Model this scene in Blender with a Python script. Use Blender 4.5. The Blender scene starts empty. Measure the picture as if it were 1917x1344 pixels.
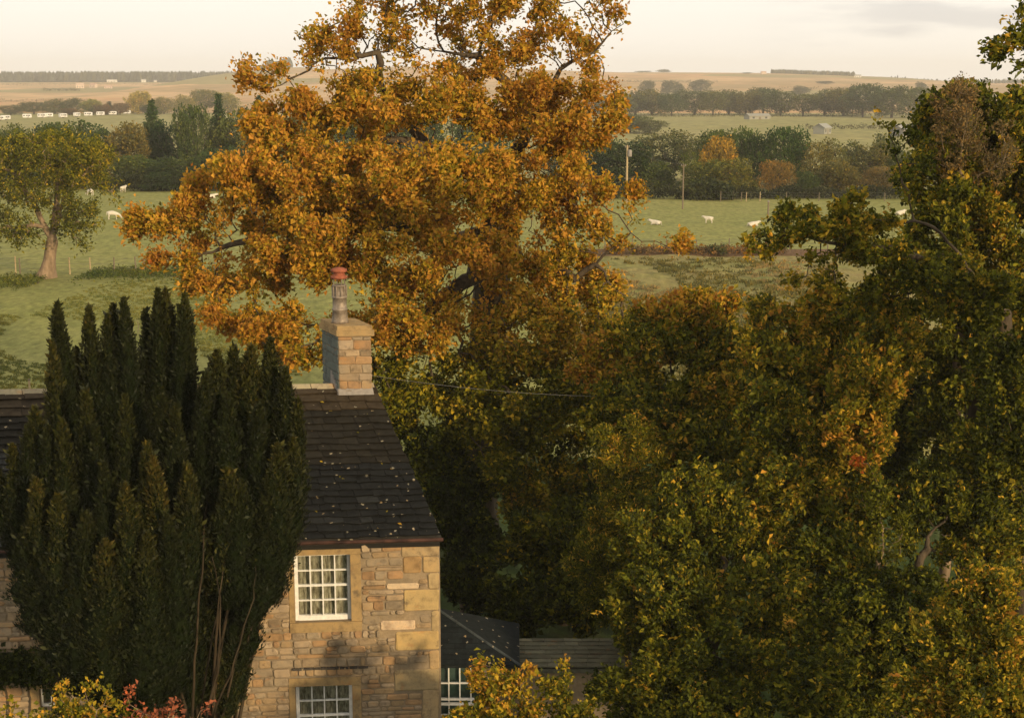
import bpy, bmesh, math, random
import numpy as np
from mathutils import Vector, Matrix
R = math.radians
random.seed(7)
SC = bpy.context.scene
COL = SC.collection

# ------------------------------------------------------------------ camera
CAM_H, PITCH, FPX, CX, CY = 14.7, R(10.78), 2662.5, 958.5, 672.0
cam = bpy.data.cameras.new('camera'); camo = bpy.data.objects.new('camera', cam); COL.objects.link(camo)
camo.location = (0, 0, CAM_H); camo.rotation_euler = (R(90) - PITCH, 0, 0)
cam.sensor_width = 36; cam.lens = 36 * FPX / 1917; cam.clip_start = .5; cam.clip_end = 14000
SC.camera = camo

# ------------------------------------------------------------------ light, sky, exposure
SUN_AZ, SUN_EL = 38.0, 14.0                      # degrees right of straight behind the camera, and up
SUN_STRENGTH, SUN_COL = 2.55, (1.0, .77, .46)
SKY_STRENGTH, EXPOSURE = 0.10, 0.85
HAZE_DENSITY, HAZE_COL = 0.00020, (.95, .90, .82)
sv = Vector((math.sin(R(SUN_AZ)) * math.cos(R(SUN_EL)), -math.cos(R(SUN_AZ)) * math.cos(R(SUN_EL)), math.sin(R(SUN_EL))))
sun = bpy.data.lights.new('sun', 'SUN'); suno = bpy.data.objects.new('sun', sun); COL.objects.link(suno)
sun.energy = SUN_STRENGTH; sun.angle = R(2.2); sun.color = SUN_COL
suno.location = (20, -20, 40); suno.rotation_euler = sv.to_track_quat('Z', 'Y').to_euler()

W = bpy.data.worlds.new('World'); SC.world = W; W.use_nodes = True
nt = W.node_tree; nt.nodes.clear()
def N(t, **k):
    n = nt.nodes.new(t)
    for a, b in k.items(): setattr(n, a, b)
    return n
out = N('ShaderNodeOutputWorld'); bg = N('ShaderNodeBackground'); bg.inputs[1].default_value = SKY_STRENGTH
sky = N('ShaderNodeTexSky', sky_type='NISHITA', sun_disc=False)
sky.sun_elevation = R(SUN_EL); sky.sun_rotation = R(180 - SUN_AZ); sky.dust_density = 3; sky.ozone_density = 1; sky.altitude = 100
geo = N('ShaderNodeTexCoord'); sep = N('ShaderNodeSeparateXYZ'); nt.links.new(geo.outputs['Generated'], sep.inputs[0])
# thin bright veil of high haze, denser toward the horizon
veil = N('ShaderNodeMapRange'); veil.inputs[1].default_value = 0; veil.inputs[2].default_value = .75
veil.inputs[3].default_value = .93; veil.inputs[4].default_value = .72; nt.links.new(sep.outputs[2], veil.inputs[0])
vcol = N('ShaderNodeMix', data_type='RGBA'); vcol.inputs[6].default_value = (6.35, 6.0, 5.45, 1); vcol.inputs[7].default_value = (6.9, 6.45, 5.7, 1)
vr = N('ShaderNodeMapRange'); vr.inputs[1].default_value = 0; vr.inputs[2].default_value = .25; nt.links.new(sep.outputs[2], vr.inputs[0]); nt.links.new(vr.outputs[0], vcol.inputs[0])
mx = N('ShaderNodeMix', data_type='RGBA'); nt.links.new(veil.outputs[0], mx.inputs[0]); nt.links.new(sky.outputs[0], mx.inputs[6]); nt.links.new(vcol.outputs[2], mx.inputs[7])
# low grey clouds drifting in from the right
mp = N('ShaderNodeMapping'); mp.inputs[3].default_value = (5.5, 5.5, 34); mp.inputs[1].default_value = (.4, 1.3, -.25); nt.links.new(geo.outputs['Generated'], mp.inputs[0])
cn = N('ShaderNodeTexNoise'); cn.inputs['Scale'].default_value = 1.6; cn.inputs['Detail'].default_value = 5; cn.inputs['Roughness'].default_value = .5; nt.links.new(mp.outputs[0], cn.inputs[0])
cr = N('ShaderNodeMapRange'); cr.interpolation_type = 'SMOOTHSTEP'; cr.inputs[1].default_value = .46; cr.inputs[2].default_value = .62; nt.links.new(cn.outputs[0], cr.inputs[0])
az = N('ShaderNodeMapRange'); az.interpolation_type = 'SMOOTHSTEP'; az.inputs[1].default_value = .14; az.inputs[2].default_value = .27; az.inputs[4].default_value = .8; nt.links.new(sep.outputs[0], az.inputs[0])
el = N('ShaderNodeMapRange'); el.interpolation_type = 'SMOOTHSTEP'; el.inputs[1].default_value = .004; el.inputs[2].default_value = .03; nt.links.new(sep.outputs[2], el.inputs[0])
m1 = N('ShaderNodeMath', operation='MULTIPLY'); m2 = N('ShaderNodeMath', operation='MULTIPLY')
nt.links.new(cr.outputs[0], m1.inputs[0]); nt.links.new(az.outputs[0], m1.inputs[1]); nt.links.new(m1.outputs[0], m2.inputs[0]); nt.links.new(el.outputs[0], m2.inputs[1])
cm = N('ShaderNodeMix', data_type='RGBA'); cm.inputs[7].default_value = (4.3, 4.15, 3.95, 1); nt.links.new(m2.outputs[0], cm.inputs[0]); nt.links.new(mx.outputs[2], cm.inputs[6])
nt.links.new(cm.outputs[2], bg.inputs[0]); nt.links.new(bg.outputs[0], out.inputs[0])

vs = SC.view_settings; vs.view_transform = 'Standard'; vs.look = 'None'; vs.exposure = EXPOSURE; vs.gamma = 1; vs.use_curve_mapping = False
SC.render.engine = 'CYCLES'; SC.cycles.max_bounces = 6; SC.cycles.diffuse_bounces = 3; SC.cycles.transmission_bounces = 4
SC.cycles.transparent_max_bounces = 8; SC.cycles.volume_bounces = 0; SC.cycles.use_denoising = True

# ------------------------------------------------------------------ geometry helpers
sp_, cp_ = math.sin(PITCH), math.cos(PITCH)
def P(x, y, d):
    """the point at distance d along the ground whose picture falls at photo pixel x, y"""
    a, b = (x - CX) / FPX, -(y - CY) / FPX
    dx, dy, dz = a, cp_ + b * sp_, -sp_ + b * cp_
    k = d / dy
    return Vector((dx * k, d, CAM_H + dz * k))
def ppm(y, d):
    return FPX * (cp_ - (y - CY) / FPX * sp_) / d
def proj(p):
    x, y, z = p[0], p[1], p[2] - CAM_H
    f = y * cp_ - z * sp_; u = y * sp_ + z * cp_
    return CX + FPX * x / f, CY - FPX * u / f
GARDEN_Z = -.7
def ground_z(x, d):
    t = min(1, max(0, (d - 40) / 30)); t = t * t * (3 - 2 * t)
    return GARDEN_Z * (1 - t)

def link(o, parent=None):
    COL.objects.link(o)
    if parent is not None: o.parent = parent
    return o
def tag(o, label=None, cat=None, group=None, kind=None, color=None):
    if label: o['label'] = label
    if cat: o['category'] = cat
    if group: o['group'] = group
    if kind: o['kind'] = kind
    if color: o.color = (*color[:3], 1)
    return o
def empty(name, loc, rz=0):
    o = bpy.data.objects.new(name, None); o.location = loc; o.rotation_euler = (0, 0, rz); o.empty_display_size = .2
    return link(o)
def fast(name, V, F, mat=None, parent=None, attr=None, smooth=False, at=None):
    """numpy arrays to ONE mesh object; with a parent at a place, V is given in world space"""
    V = np.asarray(V, np.float32)
    if at is not None: V = V - np.asarray(at, np.float32)
    F = np.asarray(F, np.int32); k = F.shape[1]
    me = bpy.data.meshes.new(name)
    me.vertices.add(len(V)); me.vertices.foreach_set('co', V.ravel())
    me.loops.add(F.size); me.loops.foreach_set('vertex_index', F.ravel())
    me.polygons.add(len(F)); me.polygons.foreach_set('loop_start', np.arange(0, F.size, k, dtype=np.int32))
    if attr is not None:
        a = me.attributes.new('tone', 'FLOAT', 'FACE'); a.data.foreach_set('value', np.asarray(attr, np.float32))
    me.polygons.foreach_set('use_smooth', np.full(len(F), smooth))
    me.update(calc_edges=True); me.validate()
    if mat: me.materials.append(mat)
    return link(bpy.data.objects.new(name, me), parent)
class MB:
    """collects boxes, tubes and rings, then links them as one mesh object"""
    def __init__(s): s.v, s.f = [], []
    def add(s, vs, fs):
        b = len(s.v); s.v += [tuple(v) for v in vs]; s.f += [tuple(i + b for i in f) for f in fs]; return s
    def hexa(s, p):
        return s.add(p, [(0, 3, 2, 1), (4, 5, 6, 7), (0, 1, 5, 4), (1, 2, 6, 5), (2, 3, 7, 6), (3, 0, 4, 7)])
    def box(s, x0, x1, y0, y1, z0, z1, fn=None):
        p = [(x0, y0, z0), (x1, y0, z0), (x1, y1, z0), (x0, y1, z0), (x0, y0, z1), (x1, y0, z1), (x1, y1, z1), (x0, y1, z1)]
        return s.hexa([fn(*q) for q in p] if fn else p)
    def tube(s, pts, rad, k=6, cap=True):
        pts = [Vector(p) for p in pts]; rr = rad if isinstance(rad, (list, tuple)) else [rad] * len(pts)
        b = []
        for i, p in enumerate(pts):
            d = (pts[min(i + 1, len(pts) - 1)] - pts[max(i - 1, 0)]).normalized()
            ref = Vector((1, 0, 0)) if abs(d.x) < .9 else Vector((0, 1, 0))
            e = d.cross(ref).normalized(); g = d.cross(e)
            b += [p + (e * math.cos(2 * math.pi * j / k) + g * math.sin(2 * math.pi * j / k)) * rr[i] for j in range(k)]
        fs = [(i * k + j, i * k + (j + 1) % k, (i + 1) * k + (j + 1) % k, (i + 1) * k + j) for i in range(len(pts) - 1) for j in range(k)]
        if cap: fs += [tuple(range(k))[::-1], tuple((len(pts) - 1) * k + j for j in range(k))]
        return s.add(b, fs)
    def lathe(s, prof, c=(0, 0, 0), k=16):
        b = [(c[0] + r * math.cos(2 * math.pi * j / k), c[1] + r * math.sin(2 * math.pi * j / k), c[2] + z) for r, z in prof for j in range(k)]
        n = len(prof)
        fs = [(i * k + j, i * k + (j + 1) % k, (i + 1) * k + (j + 1) % k, (i + 1) * k + j) for i in range(n - 1) for j in range(k)]
        fs += [tuple(range(k))[::-1], tuple((n - 1) * k + j for j in range(k))]
        return s.add(b, fs)
    def build(s, name, mat, parent=None, smooth=False, at=None):
        v = s.v if at is None else [(p[0] - at[0], p[1] - at[1], p[2] - at[2]) for p in s.v]
        me = bpy.data.meshes.new(name); me.from_pydata(v, [], s.f); me.update()
        if smooth: me.polygons.foreach_set('use_smooth', [True] * len(me.polygons))
        if mat: me.materials.append(mat)
        return link(bpy.data.objects.new(name, me), parent)
def copy_tree(o, parent=None):
    c = o.copy(); COL.objects.link(c); c.parent = parent
    for ch in list(o.children): copy_tree(ch, c)
    return c

# ------------------------------------------------------------------ materials
class Mat:
    def __init__(s, name):
        s.m = bpy.data.materials.new(name); s.m.use_nodes = True; s.t = s.m.node_tree; s.t.nodes.clear()
        s.out = s.n('ShaderNodeOutputMaterial')
    def n(s, t, **k):
        x = s.t.nodes.new(t)
        for a, b in k.items(): setattr(x, a, b)
        return x
    def l(s, a, b): s.t.links.new(a, b)
    def noise(s, scale, detail=4, rough=.55, co='Object', stretch=None, dist=0):
        c = s.n('ShaderNodeTexCoord'); x = s.n('ShaderNodeTexNoise'); x.inputs['Scale'].default_value = scale
        x.inputs['Detail'].default_value = detail; x.inputs['Roughness'].default_value = rough; x.inputs['Distortion'].default_value = dist
        src = s.n('ShaderNodeNewGeometry').outputs['Position'] if co == 'World' else c.outputs[co]
        if stretch:
            mp = s.n('ShaderNodeMapping'); mp.inputs[3].default_value = stretch; s.l(src, mp.inputs[0]); src = mp.outputs[0]
        s.l(src, x.inputs['Vector']); return x.outputs[0]
    def ramp(s, fac, stops, interp='LINEAR'):
        r = s.n('ShaderNodeValToRGB'); e = r.color_ramp; e.interpolation = interp
        while len(e.elements) < len(stops): e.elements.new(.5)
        for el_, (p, c) in zip(e.elements, stops):
            el_.position = p; el_.color = (*c, 1) if isinstance(c, tuple) else (c, c, c, 1)
        s.l(fac, r.inputs[0]); return r.outputs[0]
    def mix(s, fac, a, b, mode='MIX'):
        x = s.n('ShaderNodeMix', data_type='RGBA', blend_type=mode)
        for v, i in ((fac, 0), (a, 6), (b, 7)):
            if isinstance(v, tuple): x.inputs[i].default_value = (*v, 1)
            elif isinstance(v, (int, float)): x.inputs[i].default_value = v if i == 0 else (v, v, v, 1)
            else: s.l(v, x.inputs[i])
        return x.outputs[2]
    def math(s, op, a, b=0):
        x = s.n('ShaderNodeMath', operation=op)
        for v, i in ((a, 0), (b, 1)):
            if isinstance(v, (int, float)): x.inputs[i].default_value = v
            else: s.l(v, x.inputs[i])
        return x.outputs[0]
    def bsdf(s, col, rough=.8, spec=.3, bump=None, bstr=.4, bdist=.02, metal=0, transl=0):
        p = s.n('ShaderNodeBsdfPrincipled'); p.inputs['Roughness'].default_value = rough; p.inputs['Specular IOR Level'].default_value = spec; p.inputs['Metallic'].default_value = metal
        if isinstance(col, tuple): p.inputs['Base Color'].default_value = (*col, 1)
        else: s.l(col, p.inputs['Base Color'])
        if bump is not None:
            b = s.n('ShaderNodeBump'); b.inputs['Strength'].default_value = bstr; b.inputs['Distance'].default_value = bdist
            s.l(bump, b.inputs['Height']); s.l(b.outputs[0], p.inputs['Normal'])
        o = p.outputs[0]
        if transl:
            t = s.n('ShaderNodeBsdfTranslucent'); (s.l(col, t.inputs[0]) if not isinstance(col, tuple) else None)
            if isinstance(col, tuple): t.inputs[0].default_value = (*col, 1)
            x = s.n('ShaderNodeMixShader'); x.inputs[0].default_value = transl; s.l(o, x.inputs[1]); s.l(t.outputs[0], x.inputs[2]); o = x.outputs[0]
        s.l(o, s.out.inputs[0]); return s.m

def leaf_near():
    """near foliage: the leaf's own autumn tone sits on the face; each leaf differs a little"""
    m = Mat('autumn_leaf'); a = m.n('ShaderNodeAttribute', attribute_name='tone'); g = m.n('ShaderNodeNewGeometry')
    nz = m.noise(.9, 2, .5, 'World')
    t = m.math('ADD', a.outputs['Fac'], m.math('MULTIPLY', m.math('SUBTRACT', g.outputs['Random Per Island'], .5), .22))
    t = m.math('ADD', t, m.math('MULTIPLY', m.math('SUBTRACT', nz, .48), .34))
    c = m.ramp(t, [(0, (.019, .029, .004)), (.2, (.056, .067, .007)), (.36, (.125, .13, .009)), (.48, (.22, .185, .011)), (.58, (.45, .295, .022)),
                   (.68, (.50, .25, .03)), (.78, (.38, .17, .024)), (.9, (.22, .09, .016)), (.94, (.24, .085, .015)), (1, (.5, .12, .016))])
    v = m.math('MULTIPLY_ADD', g.outputs['Random Per Island'], .9); v.node.inputs[2].default_value = .55
    c = m.mix(1, c, v, 'MULTIPLY')
    return m.bsdf(c, .6, .15, transl=.42)
def leaf_far():
    """farther foliage: the tree's own colour, each clump a little different"""
    m = Mat('far_leaf'); o = m.n('ShaderNodeObjectInfo'); g = m.n('ShaderNodeNewGeometry')
    r = m.ramp(g.outputs['Random Per Island'], [(0, (.5, .55, .6)), (.5, (1, 1, 1)), (.85, (1.45, 1.3, 1.1)), (1, (2.0, 1.5, .9))])
    c = m.mix(1, o.outputs['Color'], r, 'MULTIPLY')
    nz = m.noise(.22, 2, .5, 'World')
    c = m.mix(1, c, m.ramp(nz, [(.3, (.75, .85, .9)), (.7, (1.3, 1.1, .8))]), 'MULTIPLY')
    return m.bsdf(c, .7, .15, transl=.2)
def bark(name, c1, c2, sc=6):
    m = Mat(name); n = m.noise(sc, 5, .65, 'World', (1, 1, .3)); return m.bsdf(m.ramp(n, [(.3, c1), (.7, c2)]), .9, .15, n, .7, .03)
TONES = [(0.297, 0.208, 0.115), (0.32, 0.231, 0.137), (0.274, 0.19, 0.103), (0.297, 0.222, 0.143), (0.246, 0.181, 0.112), (0.32, 0.199, 0.1), (0.286, 0.176, 0.091), (0.342, 0.257, 0.167), (0.229, 0.176, 0.115), (0.262, 0.202, 0.131)]
def stone(name, base=None):
    m = Mat(name); o = m.n('ShaderNodeObjectInfo'); n = m.noise(5, 6, .65, 'World'); f = m.noise(38, 4, .7, 'World')
    c = o.outputs['Color'] if base is None else base
    if base is None:
        g = m.n('ShaderNodeNewGeometry'); own = m.ramp(g.outputs['Random Per Island'], [(i / len(TONES), t) for i, t in enumerate(TONES)], 'CONSTANT'); c = m.mix(o.outputs['Alpha'], own, c)
    c = m.mix(1, c, m.ramp(n, [(.28, (.62, .6, .6)), (.5, (1, 1, 1)), (.75, (1.25, 1.16, 1.02))]), 'MULTIPLY')
    c = m.mix(m.ramp(m.noise(2.3, 5, .7, 'World'), [(.56, 0.), (.68, .75)]), c, (.10, .075, .05))
    c = m.mix(m.ramp(m.noise(3.1, 4, .6, 'World', (1, 1, 1.3)), [(.6, 0.), (.72, .5)]), c, (.36, .17, .06))
    return m.bsdf(c, .92, .12, m.math('ADD', m.math('MULTIPLY', n, .6), m.math('MULTIPLY', f, .4)), .75, .02)
def slate(name, tint=(1, 1, 1)):
    m = Mat(name); o = m.n('ShaderNodeObjectInfo'); n = m.noise(7, 5, .65, 'World'); big = m.noise(.8, 4, .6, 'World')
    c = m.mix(1, o.outputs['Color'], m.ramp(n, [(.3, .6), (.7, 1.35)]), 'MULTIPLY')
    vo = m.n('ShaderNodeTexVoronoi', feature='F1'); vo.inputs['Scale'].default_value = 5.2; vo.inputs['Randomness'].default_value = 1
    g = m.n('ShaderNodeNewGeometry'); wob = m.noise(16, 3, .6, 'World')
    wv = m.mix(.035, g.outputs['Position'], m.n('ShaderNodeTexNoise').outputs[1], 'ADD'); m.l(wv, vo.inputs['Vector'])
    spot = m.math('LESS_THAN', m.math('ADD', vo.outputs['Distance'], m.math('MULTIPLY', wob, .62)), .445)
    sel = m.n('ShaderNodeSeparateColor'); m.l(vo.outputs['Color'], sel.inputs[0])
    spot = m.math('MULTIPLY', spot, m.math('GREATER_THAN', sel.outputs[0], .36))
    fine = m.ramp(m.noise(24, 5, .7, 'World'), [(.62, 0.), (.7, .35)])
    c = m.mix(fine, c, (.12, .10, .065))
    c = m.mix(m.math('MULTIPLY', spot, .85), c, m.ramp(sel.outputs[1], [(0, (.24, .22, .16)), (.6, (.34, .29, .2)), (1, (.3, .21, .1))]))
    return m.bsdf(c, .85, .1, n, .6, .01)
def grass(name, c1, c2, c3, sc=.12, fine=3.0, bstr=.5, stretch=(1, 1, 1)):
    m = Mat(name); a = m.noise(sc, 5, .6, 'World', stretch); b = m.noise(fine, 4, .7, 'World', (1, .45, 1)); d = m.noise(.55, 5, .65, 'World', (1, .5, 1))
    c = m.mix(m.ramp(a, [(.35, 0.), (.65, 1.)]), c1, c2); c = m.mix(m.ramp(d, [(.5, 0.), (.68, .75)]), c, c3)
    c = m.mix(1, c, m.ramp(b, [(.25, .55), (.75, 1.4)]), 'MULTIPLY')
    return m.bsdf(c, .95, .08, m.math('ADD', b, d), bstr, .12)
def plain(name, col, rough=.6, spec=.3, metal=0, var=.15, sc=12):
    m = Mat(name); n = m.noise(sc, 4, .6)
    c = m.mix(1, col, m.ramp(n, [(.3, 1 - var), (.7, 1 + var)]), 'MULTIPLY'); return m.bsdf(c, rough, spec, n, .2, .005, metal)
def obj_col(name, rough=.7, spec=.25, var=.2, sc=8):
    m = Mat(name); o = m.n('ShaderNodeObjectInfo'); n = m.noise(sc, 4, .6); return m.bsdf(m.mix(1, o.outputs['Color'], m.ramp(n, [(.3, 1 - var), (.7, 1 + var)]), 'MULTIPLY'), rough, spec)

M = dict(
    leaf=leaf_near(), far=leaf_far(), bark=bark('oak_bark', (.035, .026, .017), (.11, .082, .05)), palebark=bark('pale_bark', (.12, .085, .05), (.3, .21, .13), 3),
    farbark=bark('hedge_bark', (.05, .04, .028), (.1, .08, .055)), yewbark=bark('yew_bark', (.012, .009, .005), (.065, .046, .026), 5),
    stone=stone('wall_stone'), dressed=stone('dressed_stone', (.30, .205, .095)), mortar=None, slate=slate('roof_slate'),
    white=plain('white_paint', (.68, .65, .59), .5, .35, 0, .14), dark=plain('dark_interior', (.02, .018, .015), .9, .1),
    gutter=plain('rust_gutter', (.045, .02, .013), .7, .2, 0, .8, 3), metal=plain('flue_metal', (.22, .175, .13), .6, .4, .45, .35), clay=plain('terracotta', (.24, .075, .04), .85, .15, 0, .4),
    lead=plain('lead_flashing', (.22, .195, .17), .7, .3, 0, .2), wood=plain('weathered_wood', (.16, .125, .085), .9, .15, 0, .3), palewood=plain('pale_post_wood', (.36, .27, .15), .9, .15, 0, .3),
    wire=plain('wire', (.10, .095, .09), .6, .4), hide=obj_col('pale_hide', .85, .15, .12, 3), van=obj_col('caravan_shell', .4, .4, .05), windowdark=plain('dark_glass', (.03, .035, .04), .2, .5),
    barn=obj_col('farm_wall', .9, .15), 
)
m = Mat('mortar'); n_ = m.noise(9, 5, .65, 'World'); M['mortar'] = m.bsdf(m.mix(m.ramp(m.noise(1.2, 3, .6, 'World'), [(.4, 0.), (.7, .7)]), m.ramp(n_, [(.3, (.20, .145, .085)), (.7, (.31, .23, .14))]), (.14, .12, .09)), .95, .1, n_, .6, .02)
m = Mat('window_pane'); gl = m.n('ShaderNodeBsdfGlossy'); gl.inputs['Roughness'].default_value = .03; gl.inputs[0].default_value = (.9, .95, 1, 1); tr = m.n('ShaderNodeBsdfTransparent'); tr.inputs[0].default_value = (.9, .92, .9, 1)
fr = m.n('ShaderNodeFresnel'); fr.inputs[0].default_value = 1.5; x_ = m.n('ShaderNodeMixShader'); m.l(m.math('ADD', fr.outputs[0], .03), x_.inputs[0]); m.l(tr.outputs[0], x_.inputs[1]); m.l(gl.outputs[0], x_.inputs[2]); m.l(x_.outputs[0], m.out.inputs[0]); M['glass'] = m.m
m = Mat('net_curtain'); n_ = m.noise(14, 4, .6, 'World', (1, 1, .35)); M['curtain'] = m.bsdf(m.ramp(n_, [(.35, (.22, .17, .12)), (.68, (.8, .7, .55))]), .95, .1, n_, .6, .03, transl=.3)
m = Mat('teal_blind'); n_ = m.noise(2, 3, .6, 'World'); M['blind'] = m.bsdf(m.ramp(n_, [(.3, (.07, .12, .12)), (.7, (.18, .25, .23))]), .9, .1)
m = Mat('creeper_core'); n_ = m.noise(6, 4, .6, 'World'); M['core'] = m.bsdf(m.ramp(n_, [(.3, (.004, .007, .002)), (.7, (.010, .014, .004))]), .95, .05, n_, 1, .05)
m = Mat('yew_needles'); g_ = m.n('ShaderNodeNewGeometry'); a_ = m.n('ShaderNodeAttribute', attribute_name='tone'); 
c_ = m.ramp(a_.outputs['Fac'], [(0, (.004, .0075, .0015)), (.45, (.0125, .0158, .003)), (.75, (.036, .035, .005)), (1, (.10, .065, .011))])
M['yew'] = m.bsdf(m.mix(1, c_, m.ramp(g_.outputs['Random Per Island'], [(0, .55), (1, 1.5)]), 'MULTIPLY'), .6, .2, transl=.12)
M['lawn'] = grass('lawn', (.035, .055, .012), (.045, .062, .014), (.055, .05, .018))
M['field'] = grass('pasture', (.195, .195, .054), (.235, .222, .07), (.135, .145, .038), .05, 2.2, .6)
M['field2'] = grass('far_pasture', (.205, .205, .057), (.24, .225, .07), (.15, .16, .043), .03, 1.6, .3)
M['rough'] = grass('rough_pasture', (.20, .195, .055), (.25, .185, .07), (.095, .105, .028), .09, 1.4, .9)
M['strip'] = grass('dead_bracken', (.12, .07, .03), (.16, .09, .045), (.06, .055, .022), .3, 3, .9)
M['vale'] = grass('vale_pasture', (.24, .22, .075), (.29, .245, .095), (.16, .165, .055), .012, .2, .2)

# ------------------------------------------------------------------ ground and hills
rng = np.random.default_rng(3)
def vnoise(x, y, s):
    """smooth pseudo noise from a few sines"""
    r = np.random.default_rng(s); o = np.zeros_like(x)
    for _ in range(7):
        a = r.uniform(0, 6.28); f = r.uniform(.5, 2); o += np.sin((x * math.cos(a) + y * math.sin(a)) * f + r.uniform(0, 6.28))
    return o / 7
def build_ground():
    rows = np.concatenate([np.linspace(-90, 55, 30), np.geomspace(57, 880, 190)]); cols = np.linspace(-1, 1, 181)
    D, A = np.meshgrid(rows, cols, indexing='ij'); X = A * (70 + np.maximum(D, 0) * .72)
    t = np.clip((D - 40) / 30, 0, 1); t = t * t * (3 - 2 * t)
    Z = GARDEN_Z * (1 - t) + vnoise(X / 9, D / 9, 5) * .12 * np.clip((D - 20) / 60, 0, 1)
    rough = (X > 2) & (D > 58) & (D < 128); Z += rough * np.random.default_rng(8).normal(0, .09, Z.shape)
    V = np.stack([X, D, Z], -1).reshape(-1, 3); nr, nc = D.shape
    i = np.arange(nr - 1)[:, None] * nc + np.arange(nc - 1)[None]
    F = np.stack([i, i + 1, i + nc + 1, i + nc], -1).reshape(-1, 4)
    o = fast('ground', V, F, None, smooth=True); c = V[F].mean(1); x, d = c[:, 0], c[:, 1]
    mats = ['lawn', 'field', 'field2', 'rough', 'strip', 'vale']
    for k in mats: o.data.materials.append(M[k])
    idx = np.full(len(F), 5); wob = vnoise(x / 15, d / 15, 2) * 1.5
    idx[d < 212] = 2; L = x < 3 + wob
    idx[(d < 114 + wob) & L] = 1; idx[(d < 126 + wob * 1.3) & ~L] = 3; idx[(d >= 126 + wob * 1.3) & (d < 131 + wob * 1.3) & ~L] = 4
    idx[d < 57 + wob] = 0
    o.data.polygons.foreach_set('material_index', idx.astype(np.int32)); tag(o, kind='structure')
build_ground()

m = Mat('hill_fields'); g_ = m.n('ShaderNodeNewGeometry'); mp_ = m.n('ShaderNodeMapping'); mp_.inputs[3].default_value = (.0032, .0042, 0); mp_.inputs[2].default_value = (0, 0, .25); m.l(g_.outputs['Position'], mp_.inputs[0])
vo_ = m.n('ShaderNodeTexVoronoi', distance='MANHATTAN'); vo_.inputs['Scale'].default_value = 1; m.l(mp_.outputs[0], vo_.inputs['Vector']); se_ = m.n('ShaderNodeSeparateColor'); m.l(vo_.outputs['Color'], se_.inputs[0])
c_ = m.ramp(se_.outputs[0], [(0, (.40, .25, .11)), (.3, (.48, .28, .13)), (.5, (.27, .22, .085)), (.7, (.52, .33, .16)), (1, (.42, .23, .12))], 'CONSTANT')
c_ = m.mix(m.ramp(m.noise(.012, 5, .65, 'World', (1, .6, 1)), [(.42, 0.), (.62, .55)]), c_, (.22, .17, .075))
M['hill'] = m.bsdf(m.mix(1, c_, m.ramp(m.noise(.05, 4, .6, 'World'), [(.3, .8), (.7, 1.2)]), 'MULTIPLY'), .95, .05)
def crest_row(px):
    return np.interp(px, [-600, 0, 480, 520, 548, 590, 640, 760, 900, 1140, 1200, 1400, 1560, 1600, 1680, 1917, 2500], [154, 154, 154, 150, 132, 127, 131, 126, 128, 137, 137, 139, 144, 153, 157, 155, 158])
def row_to_z(y, d):
    return CAM_H - d * np.tan(PITCH + np.arctan((y - CY) / FPX))
def hill_z(X, D):
    px = CX + FPX * X / np.maximum(D, 1) / 1.02
    cr = crest_row(CX + FPX * X / 2800 / 1.02)
    low = np.interp(D, [800, 850, 1000, 1400, 2000], [214.5, 212, 202, 184, 168])
    t = np.clip((D - 1100) / 1700, 0, 1); up = row_to_z(low, D) ; zc = row_to_z(cr, 2800)
    t = t * t * (3 - 2 * t)
    z = np.where(D < 1100, up, row_to_z(np.interp(1100, [1000, 1400], [202, 184]), 1100) * (1 - t) + zc * t)
    z = z - np.maximum(D - 2900, 0) * .008
    return np.where(D < 850, -.4, z + vnoise(X / 160, D / 160, 4) * np.clip((D - 1000) / 900, 0, 1) * 1.6)
def build_hills():
    rows = np.concatenate([np.linspace(800, 1100, 20), np.linspace(1130, 4200, 90)]); cols = np.linspace(-1, 1, 261)
    D, A = np.meshgrid(rows, cols, indexing='ij'); X = A * (300 + D * .62); Z = hill_z(X, D)
    V = np.stack([X, D, Z], -1).reshape(-1, 3); nr, nc = D.shape; i = np.arange(nr - 1)[:, None] * nc + np.arange(nc - 1)[None]
    tag(fast('hills', V, np.stack([i, i + 1, i + nc + 1, i + nc], -1).reshape(-1, 4), M['hill'], smooth=True), kind='structure')
build_hills()
def hz(X, D): return float(hill_z(np.array([X], float), np.array([D], float))[0])

# haze: one closed box of thin air round everything
b = MB().box(-3200, 3200, -110, 4300, -4, 90); m = Mat('haze_air'); pv = m.n('ShaderNodeVolumePrincipled'); pv.inputs['Color'].default_value = (*HAZE_COL, 1); pv.inputs['Density'].default_value = HAZE_DENSITY; pv.inputs['Anisotropy'].default_value = .0
m.l(pv.outputs[0], m.out.inputs['Volume']); tag(b.build('haze', m.m), kind='stuff')

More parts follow.
